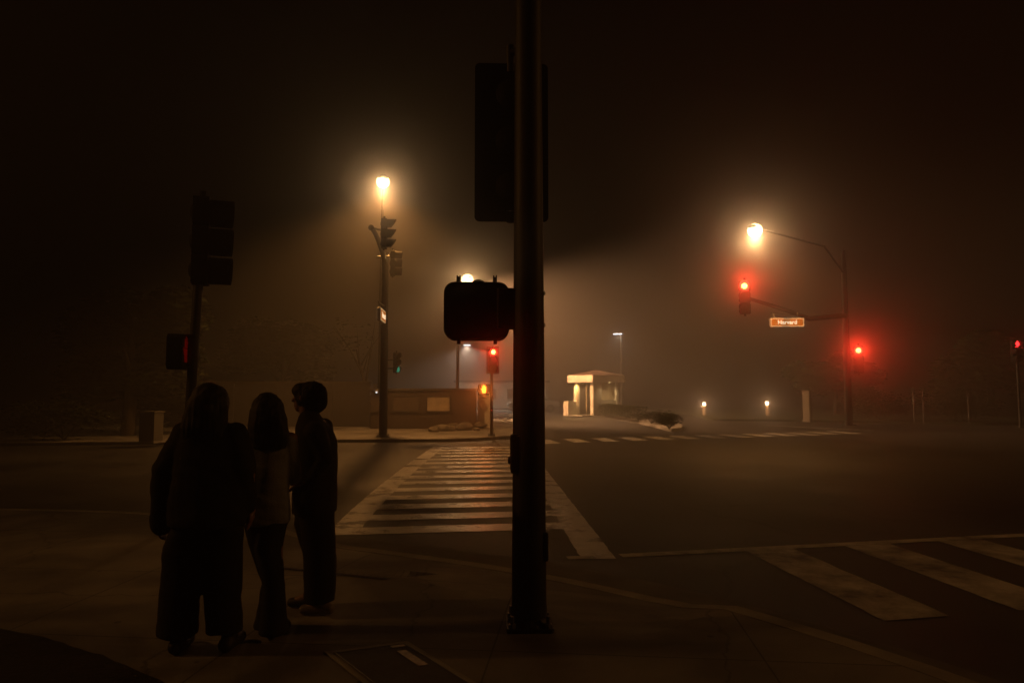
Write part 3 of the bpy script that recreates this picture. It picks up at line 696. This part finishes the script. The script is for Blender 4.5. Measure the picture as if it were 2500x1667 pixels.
shrub('shrub', 'round dark shrub at the near tip of the island', G(1634, 1047, .14), (.62, .7, .40), 1600, 6)
tree('dense_tree', 'huge dense dark tree behind the pale cabinet on the far left', G(215, 1075, .11)+Vector((0, 2.5, 0)), 6.1, (3.0, 2.4, 2.5), 11000, 11, .25, .42, 2.9)
tree('leaning_tree', 'thin leaning pale-barked tree behind the wall, left of the mast arm pole', (at(912, 960, 34).x, 34, .11), 5.2, (1.7, 1.5, 1.3), 160, 12, .11, .2, 4.2, (-.9, .2))
tree('street_tree', 'hazy broad tree left of the short-haired person, behind the wall', (at(690, 960, 40).x, 40, .11), 6., (3.3, 2.5, 2.1), 6500, 13, .2, .4, 3.9, group=None)
tree('street_tree', 'hazy dark tree beyond the pale cabinet on the right', (at(2040, 1000, 47).x, 47, .12), 4.6, (3.2, 2.4, 1.9), 6500, 14, .18, .4, 2.6)
tree('street_tree', 'dark bushy tree under the small red light at the right edge', (at(2420, 1000, 42).x, 42, .12), 5.4, (3.6, 2.6, 2.4), 8000, 15, .2, .4, 2.8)
shrub('shrub', 'wide low dark shrub behind the right-hand mast arm pole', (at(2150, 1000, 38).x, 38, .12), (2.4, 1.4, .95), 2600, 16, .16)
shrub('shrub', 'wide low dark shrub near the right edge of the view', (at(2330, 1000, 36).x, 36, .12), (2.6, 1.4, 1.05), 2600, 17, .16)
shrub('shrub', 'low dark shrub in front of the far left tree', (at(130, 1050, 23).x, 23.6, .11), (1.9, 1., .8), 2200, 18, .14)

# ------------------------------------------------------------------ walls and cabinets
# low wall with pale panels behind the far corner
wa, wb = G(905, 1060, .11), G(1164, 1046, .11)
Yw = 30.0
xa, xb, xm = at(905, 960, Yw).x, at(1164, 960, Yw).x, at(1188, 960, Yw+2).x
zt = at(1000, 953, Yw).z
t = thing('garden_wall', 'low brown wall with two framed tan panels behind the red signal post', 'wall', ((xa+xb)/2, Yw, .11))
L = xb-xa; hW = zt-.11
b = B(); box(b, (0, .25, hW*.5), (L, .5, hW)); w_ = obj('wall', b, M['stucco_d'], t, bevel=.03)
b = B(); box(b, (0, .25, hW+.03), (L+.16, .62, .12)); obj('coping', b, M['dark_wall'], w_, bevel=.02)
for (x0, x1, z0, z1, m) in ((1043, 1098, 969, 1003, 'panel'), (960, 1021, 968, 1003, 'stucco_d'), (906, 930, 968, 1003, 'stucco_d')):
    A, C = at(x0, z1, Yw), at(x1, z0, Yw); cx, cz = (A.x+C.x)/2-(xa+xb)/2, (A.z+C.z)/2-.11
    b = B(); box(b, (cx, -.02, cz), (C.x-A.x, .04, C.z-A.z)); pn = obj('panel', b, M['panel'] if m == 'panel' else mat('less_lit_panel', (.10, .075, .055), .8), t, bevel=.008)  # weaker light on the left panels is put into a darker colour
    b = B(); w2, h2 = (C.x-A.x)/2+.03, (C.z-A.z)/2+.03
    for (c, s) in (((cx, -.03, cz+h2), (2*w2+.06, .06, .06)), ((cx, -.03, cz-h2), (2*w2+.06, .06, .06)), ((cx-w2, -.03, cz), (.06, .06, 2*h2-.06)), ((cx+w2, -.03, cz), (.06, .06, 2*h2-.06))): box(b, c, s)
    obj('panel_frame', b, M['dark_wall'], pn)
b = B(); box(b, (L/2+.32, .75, hW*.47), (.58, .5, hW*.94)); obj('end_pier', b, M['stucco'], t, bevel=.02)
# taller dark wall further left
xc, xd = at(640, 940, 32).x, at(903, 940, 32).x; zt = at(800, 936, 32).z
t = thing('boundary_wall', 'taller plain dark wall running left behind the short-haired person', 'wall', ((xc+xd)/2-2, 32, .11))
b = B(); box(b, (0, .15, (zt-.11)/2), (xd-xc+4, .3, zt-.11)); obj('wall', b, M['dark_wall'], t, bevel=.02)
b = B(); box(b, (0, .15, zt-.11+.04), (xd-xc+4.1, .42, .1)); obj('coping', b, M['stucco_d'], t, bevel=.015)
b = B()
for k in range(5): box(b, (-(xd-xc)/2-1.6+k*2.2, -.06, (zt-.11)/2), (.36, .12, zt-.13))
obj('buttress', b, M['dark_wall'], t, bevel=.01)
# small white wall lamp
wl = at(919, 957, 29.85)
t = thing('wall_lamp', 'tiny white lamp on the wall just left of the mast arm pole', 'wall lamp', (wl.x, 29.98, wl.z))
b = B(); box(b, (0, -.05, .04), (.12, .1, .12)); obj('lamp_body', b, M['cab'], t, bevel=.01)
b = B(); ball(b, (0, -.1, -.01), .035, 10); obj('lamp_glass', b, emat('small_lamp_glass', (.9, .95, 1.), 2.2), t, True)
# boulders and low plants in front of the wall
for k in range(11):
    px = 1062+k*12.2+random.uniform(-4, 4); p = G(px, 1054-k*.9+random.uniform(-3, 5), .11); r = random.uniform(.10, .26)
    b = B(); bmesh.ops.create_icosphere(b, subdivisions=3, radius=1)
    sd = Vector((k*3.1, 0, 0))
    for v in b.verts: v.co *= 1+.35*noise.noise(v.co*1.3+sd)
    bmesh.ops.scale(b, vec=(r*1.3, r, r*.75), verts=b.verts); bmesh.ops.translate(b, vec=(p.x, p.y, .11+r*.45), verts=b.verts)
    o = obj('boulder', b, M['rock'], None, True)
    tag(o, 'rough pale boulder in the row before the low wall by the red signal post', 'rock', 'boulders before the low wall')
for k in range(6):
    p = G(1075+k*20, 1043, .11); shrub('ground_plant', 'low dark plant among the boulders before the low wall', p, (.5, .35, .20), 260, 30+k, .09, 'low plants before the wall', 'plant')

def cabinet(label, px, py, z, w, d, h, rz, m='cab', group=None):
    p = G(px, py, z); t = thing('utility_cabinet', label, 'cabinet', p, rz)
    b = B(); box(b, (0, d/2, h/2+.06), (w, d, h)); obj('cabinet_body', b, M[m], t, bevel=.012)
    b = B(); box(b, (0, d/2, .03), (w+.12, d+.12, .06)); obj('plinth', b, M['kerb'], t, bevel=.01)
    b = B(); box(b, (0, d/2, h+.085), (w+.06, d+.06, .05)); obj('cabinet_roof', b, M[m], t, bevel=.012)
    b = B(); box(b, (0, -.012, h/2+.08), (w-.09, .02, h-.14)); dr = obj('door', b, M[m], t, bevel=.006)
    b = B(); box(b, (w*.3, -.03, h*.55), (.03, .02, .14)); obj('handle', b, M['galv'], dr, bevel=.004)
cabinet('tall narrow pale cabinet lit on its left edge, right of the bollard lights', 1980, 1030, .12, .34, .34, 1.52, R(48))
cabinet('squat grey cabinet left of the people, before the huge dark tree', 356, 1082, .11, .52, .42, .86, R(-14), 'cab_dark')

# pale car behind the foreground pole
cp = at(1302, 985, 58)
t = thing('parked_car', 'pale car parked in the mist, mostly hidden behind the big pole', 'car', (cp.x, 58, .01), R(4))
prof = [(-2.1, .35), (-2.15, .62), (-2.05, .78), (-1.35, .9), (-.75, 1.34), (.55, 1.38), (1.35, .98), (2.0, .9), (2.12, .62), (2.08, .35)]
b = B(); prism(b, prof, -.82, .82); obj('body', b, M['car'], t, bevel=.06)
b = B(); prism(b, [(-1.18, .93), (-.7, 1.29), (.5, 1.32), (1.15, .99)], -.828, .828); obj('side_window', b, M['glass'], t)
for x in (-1.32, 1.3):
    for y in (-.75, .75):
        b = B(); tube(b, ((x, y-.1, .32), (x, y+.1, .32)), .32, 22); wh = obj('wheel', b, M['tyre'], t, True)
        b = B(); tube(b, ((x, y-.108, .32), (x, y+.108, .32)), .19, 18); obj('rim', b, M['galv'], wh, True)
for x in (-2.1, 2.07):
    for y in (-.6, .6):
        b = B(); box(b, (x, y, .68), (.08, .3, .12)); obj('car_light', b, M['chrome'], t, bevel=.02)

# low far building behind the booth drive
t = thing('low_building', 'low flat-roofed building lost in the mist beyond the drive', 'building', (at(1225, 960, 70).x, 70, 0))
b = B(); box(b, (0, 3, 1.3), (9, 6, 2.6)); obj('wall', b, M['stucco'], t, bevel=.02)
b = B(); box(b, (0, 3, 2.7), (9.6, 6.6, .22)); obj('roof', b, M['dark_wall'], t, bevel=.02)
for k in range(4):
    b = B(); box(b, (-3.3+k*2.2, -.01, 1.45), (1.1, .06, 1.0)); w_ = obj('window', b, M['glass'], t)
    b = B(); box(b, (-3.3+k*2.2, -.04, .9), (1.25, .1, .07)); obj('sill', b, M['stucco'], w_)

# small pale reflector markers among the shrubs on the right
for k, (px, py, lab) in enumerate(((2229, 952, 'left of a pair of tiny pale marker plates among the right-hand shrubs'), (2252, 950, 'right of a pair of tiny pale marker plates among the right-hand shrubs'), (2363, 964, 'single tiny pale marker plate between the shrubs near the right edge'))):
    p = at(px, py, 33.5); t = thing('marker_post', lab, 'marker post', (p.x, 33.5, .12), R(-20))
    b = B(); tube(b, ((0, 0, 0), (0, 0, p.z-.1)), .022, 10); obj('post', b, M['galv'], t, True)
    b = B(); prism(b, rrect(.15, .2, .02), -.03, -.022, (0, 0, p.z-.12)); obj('plate', b, M['chrome'], t)

# ------------------------------------------------------------------ utility cover in the pavement
A, Bq, C = G(815, 1596, PAVE), G(988, 1573, PAVE), G(1150, 1673, PAVE)
ex = (Bq-A); ey = (C-Bq); wv, lv = ex.length, ey.length*1.08
ang = math.atan2(ex.y, ex.x)
t = thing('utility_cover', 'dark rectangular utility cover with a metal rim set in the foreground pavement', 'utility cover', (A.x, A.y, PAVE), ang)
Rm = Matrix.Rotation(-ang, 2); e2 = Rm @ Vector((ey.x, ey.y)); u2 = e2.normalized()
def pq(s, tt): return (s*wv+u2.x*tt*lv, u2.y*tt*lv)
def flat(name, s0, s1, t0, t1, z0, z1, m, parent, bv=.0):
    b = B(); prism(b, [pq(s0, t0), pq(s1, t0), pq(s1, t1), pq(s0, t1)], z0, z1, axis='Z'); return obj(name, b, m, parent, bevel=bv)
fr = flat('collar', -.09, 1.09, -.06, 1.06, .001, .006, M['kerb'], t)
b = B()
for (s0, s1, t0, t1) in ((-.0, 1., 0, .012), (0, 1, .988, 1.), (0, .016, .012, .988), (.984, 1., .012, .988)): prism(b, [pq(s0, t0), pq(s1, t0), pq(s1, t1), pq(s0, t1)], .0065, .013, axis='Z')
obj('rim', b, M['iron'], t)
ld = flat('lid', .02, .98, .016, .984, .0065, .011, M['lid'], t)
flat('tag_plate', .74, .87, .16, .50, .0115, .014, M['plate'], ld); flat('corner_tag', .76, .95, .03, .075, .0115, .014, M['plate'], ld)

# ------------------------------------------------------------------ people
def remesh(name, parts, m, parent, voxel=.01, smooth=4, fold=0., seed=0, strand=0.):
    b = B()
    for p in parts:
        if p[0] == 'c':                    # tapered capsule
            _, a, ra, c, rc = p; a, c = Vector(a), Vector(c); d = c-a; n = d.normalized()
            pts, rs = [], []
            for k in range(1, 6): th = math.pi/2*(1-k/5.); pts.append(a-n*ra*math.sin(th)); rs.append(max(.0005, ra*math.cos(th)))
            for k in range(5): th = math.pi/2*k/4.5 ; pts.append(c+n*rc*math.sin(th)); rs.append(max(.0005, rc*math.cos(th)))
            x, y = frame(a, c); n_ = 14; rings = []
            for q, r in zip(pts, rs): rings.append([b.verts.new(q+x*(r*math.cos(6.2832*k/n_))+y*(r*math.sin(6.2832*k/n_))) for k in range(n_)])
            for i in range(len(rings)-1):
                for k in range(n_): b.faces.new((rings[i][k], rings[i][(k+1) % n_], rings[i+1][(k+1) % n_], rings[i+1][k]))
            b.faces.new(rings[0][::-1]); b.faces.new(rings[-1])
        elif p[0] == 'e': ball(b, p[1], p[2], 20, p[3] if len(p) > 3 else 0)
        elif p[0] == 'l':                  # loft of (x, y, z, rx, ry)
            n_ = 24; rings = []
            for (x, y, z, rx, ry) in p[1]: rings.append([b.verts.new((x+rx*math.cos(6.2832*k/n_), y+ry*math.sin(6.2832*k/n_), z)) for k in range(n_)])
            for i in range(len(rings)-1):
                for k in range(n_): b.faces.new((rings[i][k], rings[i][(k+1) % n_], rings[i+1][(k+1) % n_], rings[i+1][k]))
            b.faces.new(rings[0][::-1]); b.faces.new(rings[-1])
    bmesh.ops.recalc_face_normals(b, faces=b.faces)
    o = obj(name, b, m, None, recalc=False)
    rm = o.modifiers.new('r', 'REMESH'); rm.mode = 'VOXEL'; rm.voxel_size = voxel
    sm = o.modifiers.new('s', 'SMOOTH'); sm.iterations = smooth; sm.factor = .5
    dg = bpy.context.evaluated_depsgraph_get(); me = bpy.data.meshes.new_from_object(o.evaluated_get(dg))
    o.modifiers.clear(); old = o.data; o.data = me; bpy.data.meshes.remove(old); me.name = name
    if strand:
        ns = [v.normal.copy() for v in me.vertices]
        for v, n in zip(me.vertices, ns):
            c = v.co; v.co = c+n*strand*(noise.noise(Vector((c.x*55, c.y*55, c.z*4+seed)))+.6*noise.noise(Vector((c.x*120, c.y*120, c.z*7+seed))))
    if fold:
        ns = [v.normal.copy() for v in me.vertices]
        for v, n in zip(me.vertices, ns):
            c = v.co; f = noise.noise(Vector((c.x*9, c.y*9, c.z*2.2+seed)))+.6*noise.noise(Vector((c.x*7+c.z*9, c.y*14, c.z*16+seed*2)))
            v.co = c+n*f*fold
    me.materials.clear(); me.materials.append(m); me.shade_smooth(); o.parent = parent
    return o
def hand_parts(w, d, side, curl=.35):
    """palm, four fingers and a thumb at wrist w, pointing along d"""
    w = Vector(w); d = Vector(d).normalized(); x = Vector((0, 1, 0)); n = d.cross(x).normalized()*side; x = n.cross(d).normalized()*side
    out = [('c', w, .024, w+d*.03, .027)]
    for k in range(4): q = w+d*.03+x*((k-1.5)*.019); out.append(('c', w+x*((k-1.5)*.012), .016, q+d*.05, .0125))
    for k, l in enumerate((.068, .078, .072, .055)):
        q = w+d*.08+x*((1.5-k)*.020*1); m1 = q+d*l*.5+n*(.008+.015*curl); m2 = m1+(d*(1-curl)+n*curl).normalized()*l*.5
        out += [('c', q-d*.01, .0105, m1, .0098), ('c', m1, .0098, m2, .0085)]
    q = w+d*.015+x*.028; m1 = q+(d*.7+x*.6+n*.2).normalized()*.045; out += [('c', q, .014, m1, .0125), ('c', m1, .012, m1+(d+x*.15+n*.2).normalized()*.032, .010)]
    return out
def body_parts(h, hips, sh, arms, feet, fwd):
    """simple anatomical body: feet and arms given as joint chains; fwd = unit facing vector in local XY"""
    f = Vector((fwd[0], fwd[1], 0)); s = h/1.65; sd = Vector((f.y, -f.x, 0))
    P = []
    zh = .52*h; zs = .815*h
    P.append(('l', [(0, 0, zh-.06*s, .13*s, .10*s), (0, 0, zh+.04*s, .155*s, .11*s), (0, 0, .62*h, .125*s, .095*s), (0, 0, .73*h, .15*s, .105*s), (0, 0, zs-.01, .15*s, .09*s), (0, 0, zs+.03*s, .07*s, .06*s)]))
    P.append(('c', (0, 0, zs), .052*s, Vector((0, 0, .885*h))+f*.012, .05*s))
    hc = Vector((0, 0, .932*h))+f*.018
    P += [('e', hc+Vector((0, 0, .012*s))-f*.008, (.078*s, .078*s, .098*s)), ('c', hc+f*.03-Vector((0, 0, .03)), .055*s, hc+f*.055-Vector((0, 0, .078)), .03*s)]
    P += [('c', hc+f*.078+Vector((0, 0, .01)), .009, hc+f*.104-Vector((0, 0, .024)), .013), ('c', hc+f*.082-Vector((0, 0, .05)), .012, hc+f*.086-Vector((0, 0, .062)), .010)]
    P += [('e', hc+f*.066+sd*q*.03+Vector((0, 0, .012)), (.014, .014, .011)) for q in (-1, 1)] + [('e', hc+sd*q*.078-f*.01-Vector((0, 0, .005)), (.014, .02, .03)) for q in (-1, 1)]
    for (S, El, Wr, hd, side) in arms:
        P += [('c', S, .048*s, El, .037*s), ('c', El, .036*s, Wr, .025*s)]+hand_parts(Wr, hd, side)
    for (Hp, Kn, An, toe) in feet:
        P += [('c', Hp, .078*s, Kn, .052*s), ('c', Kn, .05*s, An, .034*s), ('c', An, .036*s, Vector(An)+Vector((toe[0]*.10, toe[1]*.10, -.045)), .03*s)]
    return P
def shoe(an, toe, parent, m, w=.043):
    an = Vector(an); f = Vector((toe[0], toe[1], 0)).normalized()
    pr = [('c', (an.x-f.x*.045, an.y-f.y*.045, .045), w*.92, (an.x, an.y, .06), w*.95), ('c', (an.x, an.y, .05), w*.95, (an.x+f.x*.135, an.y+f.y*.135, .036), w*.8), ('c', (an.x, an.y, .05), w*.9, (an.x, an.y, .10), w)]
    o = remesh('shoe', pr, m, parent, .008, 3)
    for v in o.data.vertices: v.co.z = max(v.co.z, .004)
    return o

# person one: long hair, loose jacket, wide trousers, seen from behind
p = G(487, 1586, PAVE)
h = 1.62
S = lambda px, py: ((at(px, py, p.y)-Vector((p.x, p.y, PAVE))).x, (at(px, py, p.y)-Vector((p.x, p.y, PAVE))).z)
t = thing('person', 'person seen from behind with long hair, loose dark jacket and wide trousers, leftmost of three', 'person', p)
hx = S(514, 980)[0]
fl, fr_ = S(440, 1585)[0], S(560, 1575)[0]
sx = hx
arms = [((sx-.17, 0, 1.30), (sx-.285, -.02, 1.05), (S(382, 1285)[0], .02, .80), (0.02, .1, -1), 1), ((sx+.17, 0, 1.30), (sx+.25, .0, 1.05), (sx+.235, .1, .84), (0, .1, -1), -1)]
feet = [((-.03+sx*.5-.06, 0, .84), (fl+.02, .02, .46), (fl, -.02, .09), (0, 1)), ((sx*.5+.11, 0, .84), (fr_-.01, .02, .46), (fr_, 0.0, .09), (.1, 1))]
bp_ = body_parts(h, 0, 0, [], [], (0, 1))
def shift(P, dx):
    out = []
    for q in P:
        if q[0] == 'c': out.append(('c', Vector(q[1])+Vector((dx, 0, 0)), q[2], Vector(q[3])+Vector((dx, 0, 0)), q[4]))
        elif q[0] == 'e': out.append(('e', Vector(q[1])+Vector((dx, 0, 0)), *q[2:]))
        else: out.append(('l', [(a+dx, b, c, d, e) for a, b, c, d, e in q[1]]))
    return out
remesh('body', shift(bp_, sx)+body_parts(h, 0, 0, arms, feet, (0, 1))[len(bp_):], M['skin'], t, .0085, 3)
sl = S(362, 1250)
remesh('jacket', [('l', [(sx+.0, 0, .74, .235, .16), (sx, 0, .78, .245, .165), (sx, 0, 1.0, .235, .155), (sx, 0, 1.18, .225, .14), (sx, 0, 1.30, .20, .12), (sx, 0, 1.36, .12, .09), (sx, 0, 1.41, .075, .075)]),
    ('c', (sx-.15, 0, 1.29), .085, (sx-.245, -.01, 1.08), .085), ('c', (sx-.245, -.01, 1.08), .085, (S(393, 1278)[0], .015, S(393, 1278)[1]), .07),
    ('c', (sx+.15, 0, 1.29), .085, (sx+.20, 0, 1.08), .09), ('c', (sx+.20, 0, 1.08), .085, (sx+.205, .06, .86), .072)], M['jacket'], t, .011, 4, .012, 3)
L0, L1 = S(435, 1548)[0], S(545, 1548)[0]
remesh('trousers', [('l', [(L0-.004, .0, S(437, 1550)[1], .121, .105), (S(440, 1400)[0], 0, .30, .121, .10), (S(447, 1400)[0], 0, .50, .128, .105), (S(450, 1400)[0], 0, .62, .130, .11), (L0+.04, 0, .72, .105, .11), (sx-.03, 0, .92, .13, .12)]),
    ('l', [(L1+.008, .0, S(540, 1540)[1], .106, .10), (S(545, 1400)[0], 0, .30, .108, .098), (S(541, 1400)[0], 0, .50, .118, .105), (S(538, 1400)[0], 0, .62, .124, .11), (L1-.0, 0, .72, .105, .11), (sx+.03, 0, .92, .13, .12)])], M['trousers'], t, .011, 3, .009, 5)
zt_ = S(514, 933)[1]
remesh('hair', [('e', (sx, -.012, zt_-.115), (.108, .115, .118)), ('l', [(sx-.012, -.075, 1.26, .125, .05), (sx-.012, -.07, 1.34, .135, .075), (sx-.005, -.05, 1.43, .132, .095), (sx, -.03, 1.52, .12, .11), (sx, -.015, 1.58, .09, .09)])], M['hair'], t, .01, 4, .008, 8, strand=.006)
shoe((fl, -.02, 0), (0, 1), t, M['shoe'], .05); shoe((fr_, 0, 0), (.12, 1), t, M['shoe'], .05)

# person two: long hair, pale top, flared trousers
p = G(662, 1546, PAVE); h = 1.56
S = lambda px, py: ((at(px, py, p.y)-Vector((p.x, p.y, PAVE))).x, (at(px, py, p.y)-Vector((p.x, p.y, PAVE))).z)
t = thing('person', 'person with long dark hair and cream top, standing in the middle of the three', 'person', p)
sx = S(655, 1000)[0]
fl, fr_ = -.035, .035
arms = [((sx-.15, 0, 1.25), (sx-.20, .05, 1.0), (sx-.15, .20, .92), (.3, 1, .1), 1), ((sx+.15, 0, 1.25), (sx+.165, .05, 1.0), (sx+.10, .22, .95), (-.2, 1, .1), -1)]
feet = [((sx-.045, 0, .78), (fl+.02, .06, .44), (fl, .06, .09), (-.2, 1)), ((sx+.04, 0, .78), (fr_-.01, -.04, .44), (fr_, -.06, .09), (.3, 1))]
bp_ = body_parts(h, 0, 0, [], [], (0, 1))
remesh('body', shift(bp_, sx)+body_parts(h, 0, 0, arms, feet, (0, 1))[len(bp_):], M['skin'], t, .0085, 3)
zb = S(660, 1276)[1]
remesh('top', [('l', [(sx+.01, 0, zb, .150, .125), (sx+.01, 0, zb+.04, .155, .13), (sx, 0, 1.0, .145, .12), (sx, 0, 1.15, .16, .12), (sx, 0, 1.25, .15, .10), (sx, 0, 1.31, .07, .06)]),
    ('c', (sx-.135, 0, 1.23), .06, (sx-.19, .05, 1.0), .055), ('c', (sx-.19, .05, 1.0), .052, (sx-.15, .18, .93), .042), ('c', (sx+.135, 0, 1.23), .06, (sx+.155, .05, 1.0), .055), ('c', (sx+.155, .05, 1.0), .052, (sx+.10, .20, .95), .042)], M['cream'], t, .009, 3, .014, 12)
k1, k2 = S(664, 1430), S(660, 1530)
remesh('trousers', [('l', [(fl+.0, .06, .035, .095, .12), (fl+.01, .06, .12, .082, .10), (fl+.02, .05, .32, .066, .075), (sx-.025, .02, .55, .08, .09), (sx-.045, 0, .74, .10, .11), (sx-.01, 0, zb+.03, .125, .11)]),
    ('l', [(fr_, -.06, .035, .095, .12), (fr_-.005, -.06, .12, .08, .10), (fr_-.01, -.05, .32, .068, .085), (sx+.035, -.035, .55, .084, .105), (sx+.05, 0, .74, .10, .11), (sx+.02, 0, zb+.03, .13, .11)])], M['denim'], t, .009, 3, .006, 14)
zt_ = S(660, 957)[1]
remesh('hair', [('e', (sx, -.01, zt_-.112), (.105, .11, .112)), ('l', [(sx+.045, -.085, S(690, 1092)[1], .105, .04), (sx+.03, -.085, 1.27, .13, .055), (sx+.02, -.07, 1.36, .125, .075), (sx+.005, -.04, 1.44, .11, .095), (sx, -.02, 1.5, .08, .08)])], M['hair'], t, .009, 4, .010, 15, strand=.006)
shoe((fl, .06, 0), (-.2, 1), t, M['shoe']); shoe((fr_, -.06, 0), (.3, 1), t, M['shoe'])

# person three: short hair, profile to the left, dark loose clothes
p = G(772, 1492, PAVE); h = 1.63
S = lambda px, py: ((at(px, py, p.y)-Vector((p.x, p.y, PAVE))).x, (at(px, py, p.y)-Vector((p.x, p.y, PAVE))).z)
t = thing('person', 'person with short cropped hair and loose dark clothes in profile, rightmost of three', 'person', p)
F = (-.96, .28); hx = S(752, 970)[0]; sx = 0.0
el = S(822, 1112)
arms = [((-.01, -.13, 1.27), (el[0]-.045, -.16, el[1]), (-.05, -.17, .93), (-1, .1, -.3), 1), ((-.01, .15, 1.30), (.03, .18, 1.02), (-.12, .18, .95), (-1, .1, -.2), -1)]
feet = [((.0, -.07, .84), (.02, -.07, .46), (S(794, 1480)[0], -.08, .09), (-1, .1)), ((0., .07, .84), (-.03, .07, .46), (S(748, 1480)[0], .07, .09), (-1, .25))]
bp_ = body_parts(h, 0, 0, [], [], F)
tor = [('l', [(c_[0]-.02, c_[1], c_[2], c_[4]*.85, c_[3]) for c_ in bp_[0][1]])]
remesh('body', tor+shift(bp_[1:], hx+.0)+body_parts(h, 0, 0, arms, feet, F)[len(bp_):], M['skin'], t, .008, 2)
xs0, xs1 = S(717, 1150)[0], S(822, 1150)[0]; cx = (xs0+xs1)/2; rx = (xs1-xs0)/2
remesh('tunic', [('l', [(cx+.0, 0, .70, rx*1.0, .20), (cx, 0, .85, rx*1.0, .205), (cx, 0, 1.05, rx*1.0, .20), (cx+.005, 0, 1.2, rx*.93, .205), (hx+.045, 0, 1.30, .125, .185), (hx+.02, 0, 1.37, .085, .10), (hx+.015, 0, 1.42, .06, .065)]),
    ('c', (.0, -.14, 1.27), .085, (el[0]-.045, -.16, el[1]), .062), ('c', (el[0]-.045, -.16, el[1]), .058, (-.0, -.17, .97), .05), ('c', (-.01, .15, 1.29), .075, (.03, .18, 1.02), .062), ('c', (.03, .18, 1.02), .058, (-.1, .18, .96), .045)], M['jacket'], t, .01, 3, .006, 21)
la, lbm = S(735, 1462), S(822, 1462)
remesh('trousers', [('l', [(lbm[0]-.105, -.07, S(800, 1458)[1], .105, .12), (lbm[0]-.11, -.07, .4, .112, .12), (cx+.03, -.06, .7, .125, .125), (cx+.0, 0, .9, rx*.9, .15)]),
    ('l', [(la[0]+.12, .08, .09, .105, .115), (la[0]+.115, .08, .35, .115, .12), (cx-.035, .07, .6, .12, .125), (cx-.02, .05, .75, .12, .12), (cx, 0, .9, rx*.9, .15)])], M['trousers'], t, .01, 3, .006, 23)
zt_ = S(752, 930)[1]
remesh('hair', [('e', (hx+.022, 0, zt_-.105), (.118, .10, .106)), ('e', (hx+.055, 0, zt_-.135), (.085, .092, .10)), ('e', (hx-.03, 0, zt_-.07), (.085, .08, .062))], M['hair'], t, .008, 2, .006, 25, strand=.006)
shoe((S(794, 1480)[0], -.08, 0), (-1, .1), t, M['shoe_p']); shoe((S(748, 1480)[0], .07, 0), (-1, .25), t, M['shoe'])

# ------------------------------------------------------------------ haze, lights, sky
bm = B(); box(bm, (0, 0, 10.0), (440, 440, 22.0)); hz = struct('haze', bm, None, kind='stuff'); hz.data.materials.clear()
hm = bpy.data.materials.new('night_mist'); hm.use_nodes = True; nt = hm.node_tree; nt.nodes.remove(nt.nodes['Principled BSDF'])
pv = nt.nodes.new('ShaderNodeVolumePrincipled'); pv.inputs['Color'].default_value = (.93, .90, .88, 1); pv.inputs['Density'].default_value = .0155; pv.inputs['Anisotropy'].default_value = .96      # fog droplets: a strong forward lobe ...
p2 = nt.nodes.new('ShaderNodeVolumePrincipled'); p2.inputs['Color'].default_value = (.93, .90, .88, 1); p2.inputs['Density'].default_value = .0075; p2.inputs['Anisotropy'].default_value = .4   # ... and a weak wide one
ad = nt.nodes.new('ShaderNodeAddShader'); nt.links.new(pv.outputs[0], ad.inputs[0]); nt.links.new(p2.outputs[0], ad.inputs[1])
nt.links.new(ad.outputs[0], nt.nodes['Material Output'].inputs['Volume']); hz.data.materials.append(hm)
hz.display_type = 'WIRE'

for P, k in RED:
    light('red_signal_light', 'SPOT', P, (1., .03, .015), 260*k, (P.x*.35, 0, P.z+2.), 36, .7, .03)
light('hand_light', 'SPOT', p0+Vector((hd.x, -.35, hd.z)), (1., .2, .03), 28, (0, 0, 1.2), 140, .8, .08)
# two street lamps of the near corner, outside the view: they throw the sideways shadows on the pavement
light('near_lamp', 'SPOT', (-15.5, 4.6, 8.6), AMBER, 900, (2.6, 4.3, 0), 48, .6, .3)
light('near_lamp', 'SPOT', (17.5, 4.6, 8.6), AMBER, 900, (1.0, 4.3, 0), 50, .6, .3)

w = bpy.data.worlds.new('World'); scene.world = w; w.use_nodes = True; nt = w.node_tree
bg = nt.nodes['Background']; sky = nt.nodes.new('ShaderNodeTexSky'); sky.sky_type = 'NISHITA'; sky.sun_disc = False
sky.sun_elevation = R(4); sky.sun_rotation = R(200)
tint = nt.nodes.new('ShaderNodeMix'); tint.data_type = 'RGBA'; tint.blend_type = 'MULTIPLY'; tint.inputs[0].default_value = 1.
tint.inputs[7].default_value = (1., .42, .12, 1)
nt.links.new(sky.outputs[0], tint.inputs[6]); nt.links.new(tint.outputs[2], bg.inputs[0]); bg.inputs[1].default_value = .0001

cam = bpy.data.cameras.new('camera'); cam.sensor_width = 36; cam.lens = FPX/2500*36; cam.clip_end = 2000; cam.clip_start = .05
co = bpy.data.objects.new('camera', cam); COL.objects.link(co); co.location = (0, 0, CAMZ); co.rotation_euler = (R(90)+PITCH, 0, -YAW); scene.camera = co

scene.view_settings.view_transform = 'Standard'; scene.view_settings.look = 'None'; scene.view_settings.exposure = 0; scene.view_settings.gamma = 1
scene.render.engine = 'CYCLES'
cy = scene.cycles
cy.use_denoising = True; cy.use_adaptive_sampling = False
cy.max_bounces = 5; cy.diffuse_bounces = 2; cy.glossy_bounces = 2; cy.transmission_bounces = 4; cy.volume_bounces = 0; cy.transparent_max_bounces = 6
cy.use_light_tree = True; cy.sample_clamp_indirect = 4; cy.sample_clamp_direct = 0
